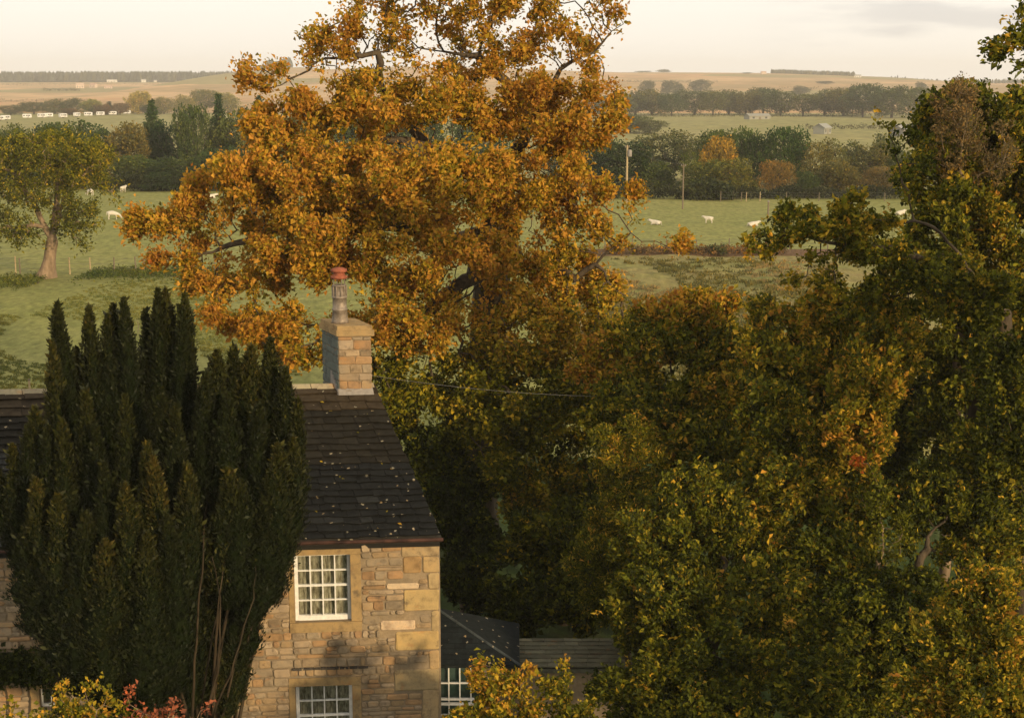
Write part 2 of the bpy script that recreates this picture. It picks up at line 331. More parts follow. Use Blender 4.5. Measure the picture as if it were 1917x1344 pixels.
# ------------------------------------------------------------------ trees
def unit(a): return a / np.maximum(np.linalg.norm(a, axis=-1, keepdims=True), 1e-9)
def grow(path, att, step, r, kill=1.7, it=170, cap=9000, wig=.25, par0=None, lowok=None):
    """a limb skeleton that grows from the trunk path toward scattered crown points"""
    pts = [np.array(p, float) for p in path]; par = par0 or [-1] + list(range(len(path) - 1))
    att = np.asarray(att, float); nd = np.full(len(att), 1e9); ni = np.zeros(len(att), int); alive = np.ones(len(att), bool)
    def see(new0):
        A = np.asarray(pts[new0:])
        for s in range(0, len(A), 400):
            dd = np.linalg.norm(att[:, None] - A[None, s:s + 400], axis=2); j = dd.argmin(1); v = dd[np.arange(len(att)), j]
            u = v < nd; nd[u] = v[u]; ni[u] = new0 + s + j[u]
    see(0)
    lowok = int(len(path) * .4) if lowok is None else lowok
    ni[:] = np.maximum(ni, lowok); P0 = np.asarray(pts); nd[:] = np.linalg.norm(att - P0[ni], axis=1)
    for k in range(it):
        alive &= nd > kill * step
        if not alive.any() or len(pts) > cap: break
        idx = ni[alive]; A = att[alive]; Q = np.asarray(pts)
        d = unit(A - Q[idx]); acc = np.zeros((len(Q), 3)); np.add.at(acc, idx, d); cnt = np.bincount(idx, minlength=len(Q))
        w = np.nonzero(cnt)[0]; dirs = unit(unit(acc[w]) + r.normal(0, wig, (len(w), 3)))
        n0 = len(pts)
        for q, dv in zip(w, dirs):
            pts.append(Q[q] + dv * step); par.append(int(q))
        see(n0)
    return np.asarray(pts), np.asarray(par)
def radii(pts, par, tip, base, ex=2.3):
    n = len(pts); acc = np.zeros(n); kids = np.zeros(n, int)
    for i in range(n - 1, 0, -1):
        if kids[i] == 0: acc[i] = tip ** ex
        acc[par[i]] += acc[i]; kids[par[i]] += 1
    rad = acc ** (1 / ex); k = base / rad[0]
    rad = np.where(rad > tip * 3, tip * 3 + (rad - tip * 3) * (base - tip * 3) / max(rad[0] - tip * 3, 1e-6), rad)
    return rad, kids
def limbs(pts, par, rad, sides=6):
    n = len(pts); e = np.arange(1, n); p = par[1:]; main = np.full(n, -1)
    for i in e:
        if main[par[i]] < 0 or rad[i] > rad[main[par[i]]]: main[par[i]] = i
    d = unit(pts[e] - pts[p]); dirn = np.zeros((n, 3)); dirn[e] = d; dirn[0] = d[0]
    r0 = np.where(main[p] == e, rad[p], rad[e] * 1.05); d0 = np.where((main[p] == e)[:, None], dirn[p], d)
    d1 = d.copy(); hk = main[e] >= 0; d1[hk] = unit(d[hk] + (unit(pts[main[e[hk]]] - pts[e[hk]])))
    dn = dirn.copy(); dn[e] = d1; d0 = np.where((main[p] == e)[:, None], dn[p], d)
    def ring(c, dv, rr):
        ref = np.array([.31, .88, .21]); a = unit(np.cross(dv, ref)); b_ = np.cross(dv, a); t = np.arange(sides) * 2 * np.pi / sides
        return c[:, None] + (a[:, None] * np.cos(t)[None, :, None] + b_[:, None] * np.sin(t)[None, :, None]) * rr[:, None, None]
    V = np.concatenate([ring(pts[p], d0, r0), ring(pts[e], d1, rad[e])], 1).reshape(-1, 3)
    i = (np.arange(len(e)) * sides * 2)[:, None]; j = np.arange(sides)[None]; j2 = (j + 1) % sides
    F = np.stack([i + j, i + j2, i + sides + j2, i + sides + j], -1).reshape(-1, 4)
    return V, F
def leaves(C, D, r, L, Wd, n, spread, up=.25, out=.8, droop=0):
    """n folded leaves round each of the centres C, turned along D"""
    c = np.repeat(C, n, 0) + r.normal(0, spread, (len(C) * n, 3)); d = unit(r.normal(0, .75, c.shape) + np.repeat(D, n, 0) * out + np.array([0, 0, up - droop]))
    s = np.clip(r.lognormal(-.05, .32, (len(c), 1)), .4, 1.7); nn = unit(r.normal(0, .7, c.shape) + np.array([0, 0, .8])); w = unit(np.cross(d, nn)); nn = np.cross(w, d)
    l = L * s; ww = Wd * s * r.uniform(.75, 1.2, s.shape); f = nn * ww * .45
    V = np.stack([c, c + d * l * .55 + w * ww + f, c + d * l - nn * l * .12, c + d * l * .55 - w * ww + f], 1).reshape(-1, 3)
    return V, np.arange(len(V)).reshape(-1, 4)
def blob_points(blobs, n, r, shell=.55):
    """points in soft ellipsoids (centre, rx, ry, rz, tone, weight), thicker near the skin"""
    w = np.array([b_[5] * (b_[1] * b_[2] * b_[3]) ** .72 for b_ in blobs]); w /= w.sum(); k = r.choice(len(blobs), n, p=w)
    c = np.array([b_[0] for b_ in blobs]); a = np.array([b_[1:4] for b_ in blobs])
    u = unit(r.normal(0, 1, (n, 3))) * (r.uniform(shell ** 3, 1, (n, 1)) ** (1 / 3)); return c[k] + u * a[k]
def blob(x, y, d, rx, ry, tone=.5, w=1, rd=None):
    s = ppm(y, d); return (np.array(P(x, y, d)), rx / s, (rd if rd else max(rx, ry) * .75 / s), ry / s, tone, w)
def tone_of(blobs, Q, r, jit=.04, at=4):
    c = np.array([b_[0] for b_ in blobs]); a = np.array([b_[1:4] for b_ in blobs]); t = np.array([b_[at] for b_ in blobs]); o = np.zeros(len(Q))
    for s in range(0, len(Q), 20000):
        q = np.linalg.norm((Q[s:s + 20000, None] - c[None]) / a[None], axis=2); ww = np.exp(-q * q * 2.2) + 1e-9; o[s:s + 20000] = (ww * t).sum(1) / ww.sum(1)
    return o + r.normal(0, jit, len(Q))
def near_tree(name, label, cat, base, blobs, seed, fork=None, natt=900, step=.3, nleaf=60000, L=.1, Wd=.028, rbase=.25, tip=.009, bm_='bark', group=None, clus=7, up=.25,
              spread=None, tj=.11, flare=1.5, wig=.25, lean=.0, extra=None, droop=0, out=.8, mat='leaf', lfp=1., mcol=None, guides=(), voids=(), tipw=2., jitc=.4):
    r = np.random.default_rng(seed); base = np.array(base, float)
    if fork is None:
        cc = np.mean([b_[0] for b_ in blobs], 0); fork = base + (cc - base) * np.array([.6, .6, .62])
    fork = np.array(fork, float); k = max(4, int(np.linalg.norm(fork - base) / step)); t = np.linspace(0, 1, k)[:, None]
    path = base + (fork - base) * t + np.cumsum(r.normal(0, .05, (k, 3)), 0) * np.array([1, 1, 0]) * step * np.minimum(t * 4, 1)
    att = blob_points(blobs, natt, r); gpts, gpar = list(path), [-1] + list(range(k - 1))
    for gd in guides:
        q = k - 1 if not gd or len(gd[0]) < 4 else max(0, int((k - 1) * gd[0][3])); prev = q; a = gpts[q]
        for p3 in gd:
            b2 = np.array(P(*p3[:3])); n_s = max(1, int(np.linalg.norm(b2 - a) / step))
            for i_ in range(1, n_s + 1): gpts.append(a + (b2 - a) * i_ / n_s + r.normal(0, step * .13, 3)); gpar.append(prev); prev = len(gpts) - 1
            a = b2
    pts, par = grow(gpts, att, step, r, wig=wig, par0=gpar, lowok=int(k * .4))
    rad, kids = radii(pts, par, tip, rbase); h = np.minimum((pts[:, 2] - base[2]) / (rbase * 4), 1); rad[:k] *= (1 + (flare - 1) * (1 - np.maximum(h[:k], 0)) ** 2)
    root = empty(name, base); tag(root, label, cat, group)
    V, F = limbs(pts, par, rad, 7); fast('trunk', V, F, M[bm_], root, smooth=True, at=base)
    thin = np.nonzero((rad < tip * 2.6) & (np.arange(len(pts)) > k))[0]
    d = unit(pts - pts[np.maximum(par, 0)] + 1e-6)
    if len(thin) == 0: thin = np.arange(k, len(pts))
    nc = max(1, nleaf // clus); lw = np.clip(tone_of(blobs, pts[thin], r, 0, 5), .05, 2) ** lfp * np.where(kids[thin] == 0, tipw, 1); pick = r.choice(thin, nc, p=lw / lw.sum()); C = pts[pick] + r.normal(0, step * jitc, (nc, 3)) + d[pick] * step * .3
    for vd in voids:
        sc_ = ppm(vd[1], vd[2]); qv = (C - np.array(P(*vd[:3]))) / np.array([vd[3] / sc_, 5., vd[4] / sc_]); keep = (qv ** 2).sum(1) > r.uniform(.6, 1.15, len(C)); C, pick = C[keep], pick[keep]
    LV, LF = leaves(C, d[pick], r, L, Wd, clus, spread or L * .55, up, out, droop)
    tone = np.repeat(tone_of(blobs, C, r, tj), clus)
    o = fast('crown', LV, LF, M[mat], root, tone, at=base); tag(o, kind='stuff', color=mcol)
    return root
def gp(x, d): return P(x, 700, d).x
def on_ground(x, d): return (gp(x, d), d, ground_z(0, d))

# the big autumn oak behind the house
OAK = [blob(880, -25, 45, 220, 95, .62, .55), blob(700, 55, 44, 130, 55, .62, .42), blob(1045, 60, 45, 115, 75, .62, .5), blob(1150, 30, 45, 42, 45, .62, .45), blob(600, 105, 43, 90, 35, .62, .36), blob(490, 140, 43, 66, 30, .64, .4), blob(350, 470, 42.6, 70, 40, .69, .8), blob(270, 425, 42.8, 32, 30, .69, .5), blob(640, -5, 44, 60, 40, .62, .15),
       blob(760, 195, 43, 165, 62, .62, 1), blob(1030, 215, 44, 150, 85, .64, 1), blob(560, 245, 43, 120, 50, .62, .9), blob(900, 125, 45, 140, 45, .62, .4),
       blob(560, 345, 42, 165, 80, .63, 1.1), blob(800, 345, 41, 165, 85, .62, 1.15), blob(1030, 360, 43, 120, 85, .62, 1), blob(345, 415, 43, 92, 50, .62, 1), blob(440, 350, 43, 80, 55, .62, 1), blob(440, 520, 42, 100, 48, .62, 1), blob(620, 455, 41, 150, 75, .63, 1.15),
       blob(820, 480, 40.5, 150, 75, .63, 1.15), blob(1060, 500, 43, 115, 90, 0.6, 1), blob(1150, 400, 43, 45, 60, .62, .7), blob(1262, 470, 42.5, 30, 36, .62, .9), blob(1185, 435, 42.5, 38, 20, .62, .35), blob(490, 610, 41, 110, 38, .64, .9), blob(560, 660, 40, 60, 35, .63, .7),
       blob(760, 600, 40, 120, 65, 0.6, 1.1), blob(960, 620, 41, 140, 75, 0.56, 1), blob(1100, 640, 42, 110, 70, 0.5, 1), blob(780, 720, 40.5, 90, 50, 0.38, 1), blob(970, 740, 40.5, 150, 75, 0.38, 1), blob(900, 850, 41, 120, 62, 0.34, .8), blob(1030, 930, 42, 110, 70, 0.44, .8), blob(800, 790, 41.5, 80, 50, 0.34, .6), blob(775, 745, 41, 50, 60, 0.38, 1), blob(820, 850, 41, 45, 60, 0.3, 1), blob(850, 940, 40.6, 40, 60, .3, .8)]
near_tree('oak_tree', 'huge spreading oak in full orange autumn leaf standing behind the stone house', 'tree', on_ground(888, 45.5), OAK, 11, fork=P(925, 430, 45), natt=3400, step=.34, nleaf=285000, L=.13, Wd=.045, rbase=.62, tip=.015, clus=22, spread=.15, tj=.055, flare=1.7, wig=.45, lfp=1.15, tipw=14., jitc=.2,
          guides=[[(880, 330, 44.5), (845, 290, 44), (780, 268, 43.5), (720, 262, 43), (640, 290, 42.6)], [(850, 450, 44), (790, 430, 43), (740, 418, 42.5), (650, 432, 42), (540, 425, 42), (400, 470, 42.5)], [(950, 300, 45), (990, 250, 45), (965, 170, 45), (900, 112, 45), (830, 96, 45)],
                  [(975, 300, 45), (1010, 190, 45), (1050, 130, 45), (1110, 95, 45), (1165, 45, 45)], [(880, 520, 43.5), (800, 580, 41.5), (700, 620, 40.5)], [(990, 500, 44), (1080, 520, 43), (1180, 440, 42.6), (1225, 455, 42.5)], [(720, 180, 44.4), (700, 100, 44), (610, 110, 43.4)]],
          voids=[(800, 255, 43.5, 105, 34), (430, 440, 42, 30, 12), (820, 160, 44, 40, 14), (1060, 150, 44, 34, 14), (700, 130, 43.5, 30, 14), (560, 300, 42, 30, 12), (960, 60, 45, 30, 16), (780, 40, 44, 30, 16), (1080, 10, 45, 24, 18), (860, 520, 41, 40, 20), (740, 425, 42, 62, 15), (990, 272, 44, 30, 26), (885, 530, 42, 36, 44), (690, 330, 42, 40, 14), (860, 420, 42, 30, 16), (1110, 300, 43, 26, 30), (470, 400, 42, 24, 12), (1000, 430, 43, 26, 22), (930, 200, 44, 30, 12)])

# ---- garden trees to the right of the house
near_tree('ivy_tree', 'tall dark ivy-clad tree with a domed top rising above the horizon at the right edge', 'tree', on_ground(1840, 39),
          [blob(1815, 230, 38, 100, 80, .3, 1.2), blob(1765, 330, 37, 78, 80, .36, 1.1), blob(1895, 300, 38, 90, 130, .38, 1), blob(1790, 440, 36, 95, 110, .34, 1.1), blob(1900, 560, 36, 110, 130, .4, 1), blob(1800, 620, 36.5, 120, 100, .3, 1), blob(1840, 800, 36, 130, 120, .24, .9), blob(1860, 420, 35.6, 50, 60, .5, .5)],
          21, natt=1500, step=.3, nleaf=95000, L=.125, Wd=.04, rbase=.35, clus=7)
near_tree('bare_topped_tree', 'thin half-dead tree with pinkish brown leaves and bare twigs sticking out of the ivy dome', 'tree', on_ground(1790, 37.2),
          [blob(1790, 250, 36.2, 44, 92, .86, 1), blob(1870, 290, 36.2, 36, 62, .84, .7), blob(1800, 148, 37, 42, 20, .88, .12)], 22, natt=420, step=.22, nleaf=6500, L=.075, Wd=.018, rbase=.16, tip=.009, bm_='palebark', mat='far', mcol=(.17, .118, .05))
near_tree('overhanging_tree', 'dark green broadleaf with long bare limb reaching left over the rough pasture', 'tree', on_ground(1985, 31.5),
          [blob(1500, 432, 30, 82, 40, .42, 1), blob(1590, 420, 30, 75, 34, .42, .9), blob(1640, 480, 30, 90, 45, .36, .9), blob(1720, 520, 30, 100, 48, .3, 1), blob(1560, 500, 30, 70, 26, .4, .6), blob(1430, 470, 30, 40, 26, .46, .5), blob(1520, 530, 30.4, 60, 26, .44, .6), blob(1650, 560, 30.5, 80, 26, .38, .8), blob(1850, 560, 30, 90, 50, .3, .8), blob(1640, 205, 30, 26, 22, .4, .2), blob(1690, 290, 30.5, 40, 50, .28, .5), blob(1885, 690, 30.6, 70, 90, .24, 1), blob(1895, 820, 30.6, 60, 80, .26, .9)],
          23, fork=P(1875, 590, 31), natt=1500, step=.24, nleaf=40000, L=.1, Wd=.034, rbase=.26, tip=.011, wig=.45, lfp=1.4, tipw=8., clus=9, tj=.1, guides=[[(1800, 570, 30.6), (1720, 545, 30.3), (1640, 540, 30)], [(1790, 500, 30.4), (1680, 470, 30), (1560, 455, 30), (1470, 440, 30)], [(1750, 420, 30.2), (1600, 410, 30)]], voids=[(1500, 500, 30, 60, 14), (1600, 505, 30, 40, 16), (1640, 450, 30, 40, 12)])
near_tree('yellowing_tree', 'olive and yellow tree with a bright yellow top shoot below the long limb', 'tree', on_ground(1560, 33),
          [blob(1545, 580, 33, 62, 46, .51, 1), blob(1450, 590, 33.5, 60, 40, .44, .8), blob(1640, 610, 32.5, 80, 46, .42, 1), blob(1480, 665, 33, 105, 62, .42, 1), blob(1625, 690, 32, 90, 62, .45, 1), blob(1650, 745, 31, 50, 55, .51, .8), blob(1500, 770, 32, 130, 70, .36, 1), blob(1610, 820, 31, 80, 60, .46, 1), blob(1490, 880, 31.5, 110, 70, .34, 1), blob(1560, 940, 31, 110, 70, .38, 1)],
          24, natt=1400, step=.26, nleaf=85000, L=.11, Wd=.035, rbase=.22)
near_tree('red_leaved_maple', 'slender young maple bearing a few scarlet leaves amid the dark garden trees', 'tree', on_ground(1640, 29.6),
          [blob(1611, 866, 29.4, 20, 32, 1.08, .3), blob(1607, 952, 29.5, 14, 10, 1.05, .2), blob(1640, 930, 29.8, 40, 50, .3, .6), blob(1660, 1010, 29.8, 50, 60, .3, .6)], 25, natt=160, step=.18, nleaf=2400, L=.085, Wd=.03, rbase=.08, tip=.006, bm_='palebark', tj=.02)
near_tree('orange_topped_tree', 'green garden tree with rusty orange top just right of the oak', 'tree', on_ground(1290, 38.5),
          [blob(1300, 578, 37, 82, 30, .60, 1), blob(1230, 650, 37, 95, 60, .42, 1), blob(1340, 650, 37, 85, 62, .36, 1), blob(1150, 690, 38, 90, 50, .6, .8), blob(1220, 770, 36.5, 120, 70, .34, 1), blob(1360, 740, 36, 80, 60, .44, 1), blob(1310, 840, 35.5, 100, 60, .34, .9)],
          26, natt=1300, step=.28, nleaf=80000, L=.125, Wd=.04, rbase=.24)
near_tree('feathery_larch', 'feathery pale green larch in the middle of the garden trees', 'tree', on_ground(1180, 34.5),
          [blob(1175, 850, 34, 60, 75, .38, 1), blob(1190, 950, 33.5, 95, 80, .36, 1), blob(1150, 1050, 33, 100, 80, .34, 1), blob(1180, 1130, 33, 110, 60, .3, .8)], 27, natt=900, step=.24, nleaf=60000, L=.1, Wd=.014, rbase=.2, clus=9, up=-.1)
near_tree('dark_garden_tree', 'broad dark green tree with scattered ochre leaves low in the centre right', 'tree', on_ground(1330, 31),
          [blob(1310, 950, 31.5, 105, 75, .33, 1), blob(1400, 1000, 31, 100, 80, .36, 1), blob(1230, 1010, 31, 80, 60, .34, .9), blob(1270, 1120, 30, 130, 80, .3, 1), blob(1420, 1130, 29.5, 110, 85, .33, 1), blob(1330, 1230, 29, 130, 80, .28, 1), blob(1480, 1250, 28, 100, 80, .32, 1), blob(1230, 1200, 30, 80, 60, .28, .8), blob(1190, 1300, 28.5, 90, 70, .28, 1), blob(1320, 1330, 28, 120, 60, .28, 1)],
          28, natt=1600, step=.26, nleaf=105000, L=.105, Wd=.034, rbase=.26)
near_tree('shaded_garden_tree', 'deeply shaded dark tree between the red-leaved maple and the yellow shrub', 'tree', on_ground(1720, 30),
          [blob(1560, 1040, 30, 90, 60, .3, 1), blob(1790, 930, 31, 120, 70, .27, 1), blob(1880, 850, 31, 80, 90, .3, .9), blob(1620, 1180, 28.5, 110, 85, .24, 1), blob(1730, 1130, 29, 90, 50, .24, .8), blob(1560, 1290, 27.5, 110, 80, .28, .9), blob(1850, 1010, 30, 100, 50, .34, .9), blob(1690, 1260, 28, 100, 70, .22, 1), blob(1700, 960, 30.5, 60, 40, .26, .8), blob(1640, 1110, 29, 60, 50, .24, .8)],
          29, natt=1500, step=.26, nleaf=85000, L=.105, Wd=.034, rbase=.24)
near_tree('yellow_shrub', 'tall bushy shrub in yellow-green leaf filling the lower right corner', 'shrub', on_ground(1850, 24.5),
          [blob(1840, 1120, 24.5, 75, 55, .42, 1), blob(1780, 1190, 24.5, 75, 60, .40, 1), blob(1890, 1210, 24, 80, 70, .40, 1), blob(1730, 1300, 24, 70, 60, .43, 1), blob(1840, 1310, 23.5, 100, 70, .41, 1), blob(1905, 1080, 25, 40, 40, .41, .8)],
          30, natt=1000, step=.2, nleaf=46000, L=.085, Wd=.027, rbase=.1, tip=.006)
near_tree('golden_sapling', 'golden-leaved sapling shoots in front of the small extension window', 'sapling', on_ground(960, 25.6),
          [blob(895, 1262, 25.6, 20, 32, .55, .6), blob(930, 1300, 25.4, 34, 34, .49, 1), blob(992, 1272, 25.6, 18, 34, .54, .6), blob(985, 1338, 25.4, 40, 34, .46, .8), blob(1040, 1300, 25.8, 34, 42, .4, .8), blob(1065, 1245, 26, 14, 26, .44, .25), blob(900, 1345, 25.2, 60, 30, .44, 1), blob(1080, 1345, 25.5, 50, 30, .41, .8)],
          31, natt=560, step=.15, nleaf=6500, L=.09, Wd=.031, rbase=.06, tip=.005, bm_='palebark', clus=4, wig=.2)
near_tree('yellow_green_bush', 'yellow-green bush poking up before the base of the dark yew', 'shrub', on_ground(170, 23),
          [blob(8, 1330, 23, 14, 22, .46, .6), blob(118, 1300, 23, 13, 26, .5, .7), blob(167, 1292, 23, 10, 30, .46, .6), blob(214, 1305, 23, 12, 30, .44, .6), blob(130, 1352, 23, 70, 26, .42, 1.2), blob(240, 1352, 23, 60, 22, .44, 1)],
          32, natt=480, step=.15, nleaf=2600, L=.08, Wd=.03, rbase=.06, tip=.005, bm_='palebark', clus=4)
near_tree('pinkish_shrub', 'sparse shrub with salmon pink leaves at the foot of the yew', 'shrub', on_ground(330, 23.2),
          [blob(252, 1292, 23, 10, 12, .93, .5), blob(240, 1325, 23, 26, 22, .9, .8), blob(325, 1322, 23.2, 16, 16, .93, .6), blob(385, 1325, 23.4, 30, 18, .93, .7), blob(290, 1345, 23, 60, 16, .86, .8)],
          33, natt=240, step=.14, nleaf=420, L=.075, Wd=.028, rbase=.05, tip=.005, bm_='palebark', clus=3, mat='far', mcol=(.26, .085, .045))
near_tree('edge_tree', 'dark leafy branch end of a tall tree poking into the sky at top right', 'tree', on_ground(2120, 25),
          [blob(1893, 75, 24, 42, 34, .32, 1), blob(1912, 130, 24, 24, 50, .34, .35), blob(1960, 60, 24, 60, 70, .3, 1), blob(2080, 40, 24.5, 100, 110, .3, 1), blob(2060, 300, 25, 70, 120, .3, 1), blob(2200, 200, 26, 150, 160, .3, 1), blob(2150, 480, 26, 110, 120, .3, .8), blob(2140, 640, 25.5, 80, 80, .3, .8)],
          34, fork=P(2100, 620, 25), natt=1300, step=.22, nleaf=52000, L=.1, Wd=.032, rbase=.3, tip=.007, wig=.35)
near_tree('understorey_holly', 'black-green holly thicket in shadow beneath the oak beyond the house', 'shrub', on_ground(1060, 39.5),
          [blob(1010, 1020, 39.5, 70, 55, .26, 1), blob(1100, 1000, 39.5, 90, 70, .26, 1), blob(985, 1135, 37.5, 75, 55, .18, 1), blob(1080, 1120, 37.5, 80, 60, .2, 1), blob(1160, 1130, 37, 80, 60, .18, 1), blob(1160, 940, 41, 80, 70, .24, .9), blob(940, 1150, 37.5, 34, 40, .16, .8), blob(1010, 940, 42, 60, 50, .4, .7)], 35, natt=900, step=.35, nleaf=60000, L=.15, Wd=.05, rbase=.18)
near_tree('trunk_side_holly', 'tall black holly pressed against the trunk of the oak behind the gable', 'shrub', on_ground(872, 40),
          [blob(868, 920, 41, 50, 60, .06, 1), blob(876, 1010, 40, 60, 60, .05, 1), blob(885, 1095, 38.5, 62, 60, .05, 1), blob(850, 860, 41.5, 40, 40, .12, .7), blob(795, 850, 40.5, 45, 60, .16, 1), blob(755, 775, 41.5, 40, 50, .26, .9), blob(825, 930, 40, 30, 50, .08, .9)], 36, natt=700, step=.28, nleaf=42000, L=.12, Wd=.045, rbase=.16)
near_tree('added_shade_tree', 'unseen dense tree added below the frame to shade the lower house wall', 'tree', (9.4, 14.2, GARDEN_Z),  # unseen tree, added so that its shadow falls on the lower wall
          [(np.array([9.4 + q * 1.35, 14.2 + q * .5, 3.9 + (q % 2) * .2]), 1.3, 1.1, 2.4, .3, 1.) for q in (-2, -1, 0, 1, 2)] + [(np.array([9.4 + q * 1.4, 14.2 + q * .5, 2.2]), 1.4, 1.1, 2.0, .3, 1.) for q in (-2, -1, 0, 1, 2)], 38, fork=(9.4, 14.2, 1.6), natt=1100, step=.35, nleaf=60000, L=.2, Wd=.075, rbase=.2)
near_tree('back_hedge_tree', 'plain green tree filling the gap behind the garden trees by the rough pasture', 'tree', on_ground(1450, 44),
          [blob(1440, 700, 43, 120, 70, .34, 1), blob(1600, 650, 43, 120, 70, .33, 1), blob(1720, 720, 42, 120, 90, .26, 1), blob(1420, 840, 42, 130, 80, .26, 1), blob(1600, 850, 42, 130, 80, .24, 1), blob(1150, 830, 44, 100, 60, .28, .8), blob(1060, 790, 43.5, 60, 50, .34, 1), blob(1060, 870, 43, 60, 50, .3, .8)], 37, natt=900, step=.36, nleaf=52000, L=.15, Wd=.05, rbase=.25)

near_tree('side_garden_tree', 'broad green garden tree continuing the tree bank past the ivy-clad tree', 'tree', on_ground(2200, 36),
          [blob(2080, 420, 36, 110, 110, .3, 1), blob(2220, 380, 36.5, 130, 130, .36, 1), blob(2120, 620, 35, 130, 120, .3, 1), blob(2300, 580, 36, 140, 130, .34, 1), blob(2180, 830, 34.5, 160, 120, .28, 1), blob(2350, 800, 35, 130, 130, .32, 1)], 39, natt=900, step=.36, nleaf=52000, L=.16, Wd=.05, rbase=.3)
# ---- the fastigiate yew in front of the house
def yew():
    r = np.random.default_rng(5); base = np.array(on_ground(285, 26.4)); root = empty('yew_tree', base)
    tag(root, 'massive dark Irish yew of many upright columns in front of the stone house', 'tree')
    # tip x, tip y, half width px, distance, foliage foot y
    cols = [(120, 568, 33, 27, 1000), (106, 640, 26, 26.6, 1050), (175, 574, 26, 27.2, 900), (192, 592, 26, 27, 900), (208, 572, 27, 27.2, 950), (225, 590, 22, 27.3, 900), (242, 560, 27, 27, 950), (259, 584, 22, 27.3, 900), (283, 564, 26, 27.2, 900), (299, 543, 28, 27.3, 950), (316, 545, 28, 27.3, 950), (331, 572, 22, 27, 950), (347, 552, 26, 27.1, 950), (145, 655, 24, 27.2, 950),
            (405, 660, 42, 26.6, 1060), (440, 650, 34, 26.9, 1080), (472, 648, 40, 26.9, 1080), (505, 636, 42, 26.9, 1130), (535, 690, 34, 26.6, 1120), (556, 748, 22, 26.4, 1090), (380, 700, 30, 26.2, 1050), (425, 740, 38, 26, 1080), (490, 760, 40, 26, 1140), (527, 830, 40, 25.8, 1140), (560, 820, 24, 26, 1080),
            (66, 762, 32, 26, 1120), (42, 800, 30, 25.8, 1130), (18, 832, 26, 26, 1110), (3, 880, 20, 26.2, 1080), (86, 800, 30, 25.6, 1150), (118, 790, 34, 25.4, 1180), (156, 732, 34, 25.6, 1180), (180, 800, 32, 25.2, 1200), (206, 868, 36, 24.9, 1230), (234, 740, 34, 25.5, 1200), (232, 908, 42, 24.6, 1260), (268, 830, 32, 25, 1230), (292, 860, 34, 24.8, 1230), (310, 742, 36, 25.6, 1180), (340, 758, 32, 25.5, 1150), (340, 870, 32, 25, 1160),
            (60, 900, 36, 25.2, 1190), (105, 930, 40, 24.9, 1210), (150, 960, 46, 24.7, 1230), (205, 1010, 46, 24.5, 1250), (270, 1000, 46, 24.5, 1270), (320, 960, 36, 24.7, 1240), (45, 1000, 34, 25.4, 1200), (460, 900, 36, 25.5, 1140), (420, 880, 30, 25.4, 1110), (505, 930, 36, 25.6, 1170), (80, 1040, 44, 25.2, 1200), (130, 1050, 50, 24.9, 1230), (470, 960, 30, 26.2, 1260), (430, 980, 32, 26.3, 1330), (395, 1000, 30, 26.3, 1340), (355, 960, 34, 25.6, 1345), (300, 1000, 36, 24.9, 1350), (250, 1020, 36, 24.8, 1350), (190, 1030, 36, 24.9, 1330), (450, 1080, 22, 26.2, 1345)]
    cols = [(a, b_, c_ * 1.04, d_, (min(e_ + 70, 1345) if 90 < a < 360 else e_)) for a, b_, c_, d_, e_ in cols]
    CV, CF, LV, TN = [], [], [], []; sticks = MB()
    for i, (tx, ty, hw, d, fy) in enumerate(cols):
        tip = np.array(P(tx, ty, d)); hwm = hw / ppm(ty, d); n = 26
        fx = tx + (300 - tx) * .18; foot = np.array(P(fx, fy, d + (26.2 - d) * .25)); t = np.linspace(0, 1, n)
        mid = foot * .5 + tip * .5 + np.array([(tip[0] - foot[0]) * .34, 0, 0]); ax = ((1 - t) ** 2)[:, None] * foot + (2 * t * (1 - t))[:, None] * mid + (t ** 2)[:, None] * tip
        ax[:, :2] += np.cumsum(r.normal(0, .012, (n, 2)), 0)
        prof = np.minimum(1, (t / .16 + .12) ** .7) * np.clip((1 - t) * 2.1, 0, 1) ** .72 * (1 - .2 * t) * 1.2 * hwm
        ph = r.uniform(0, 6.28, 4)
        def rad_at(tt, th):
            return np.interp(tt, t, prof) * (1 + .2 * np.sin(3 * th + ph[0] + tt * 7) + .16 * np.sin(2 * th + ph[1] - tt * 19) + .12 * np.sin(6 * th + tt * 44 + ph[2]) + .1 * np.sin(5 * th + tt * 71 + ph[3]))
        k = 10; th = np.arange(k) * 2 * np.pi / k; T, H = np.meshgrid(t, th, indexing='ij'); rr = rad_at(T, H) * .78
        b0 = sum(len(v) for v in CV); CV.append((np.repeat(ax, k, 0).reshape(n, k, 3) + np.stack([np.cos(H) * rr, np.sin(H) * rr, 0 * rr], -1)).reshape(-1, 3))
        ii = np.arange(n - 1)[:, None] * k + np.arange(k)[None]; jj = np.arange(n - 1)[:, None] * k + (np.arange(k)[None] + 1) % k
        CF.append((np.stack([ii, jj, jj + k, ii + k], -1) + b0).reshape(-1, 4))
        m_ = int(1100 + 4600 * hwm * np.linalg.norm(tip - foot)); tt = r.uniform(0, 1, m_) ** .92; th = r.uniform(0, 6.28, m_); q = rad_at(tt, th) * r.uniform(.74, 1.04, m_)
        c = np.stack([np.interp(tt, t, ax[:, a]) for a in range(3)], 1) + np.stack([np.cos(th) * q, np.sin(th) * q, 0 * q], 1)
        o = np.stack([np.cos(th), np.sin(th), 0 * th], 1); dv = unit(o * .55 + np.array([0, 0, .85]) + r.normal(0, .32, c.shape)); w = unit(np.cross(dv, o + r.normal(0, .5, o.shape)))
        l = r.uniform(.035, .1, (m_, 1)) * np.where(r.random((m_, 1)) < .04, 1.9, 1); ww = l * .2; LV.append(np.stack([c, c + dv * l * .5 + w * ww, c + dv * l, c + dv * l * .5 - w * ww], 1).reshape(-1, 3))
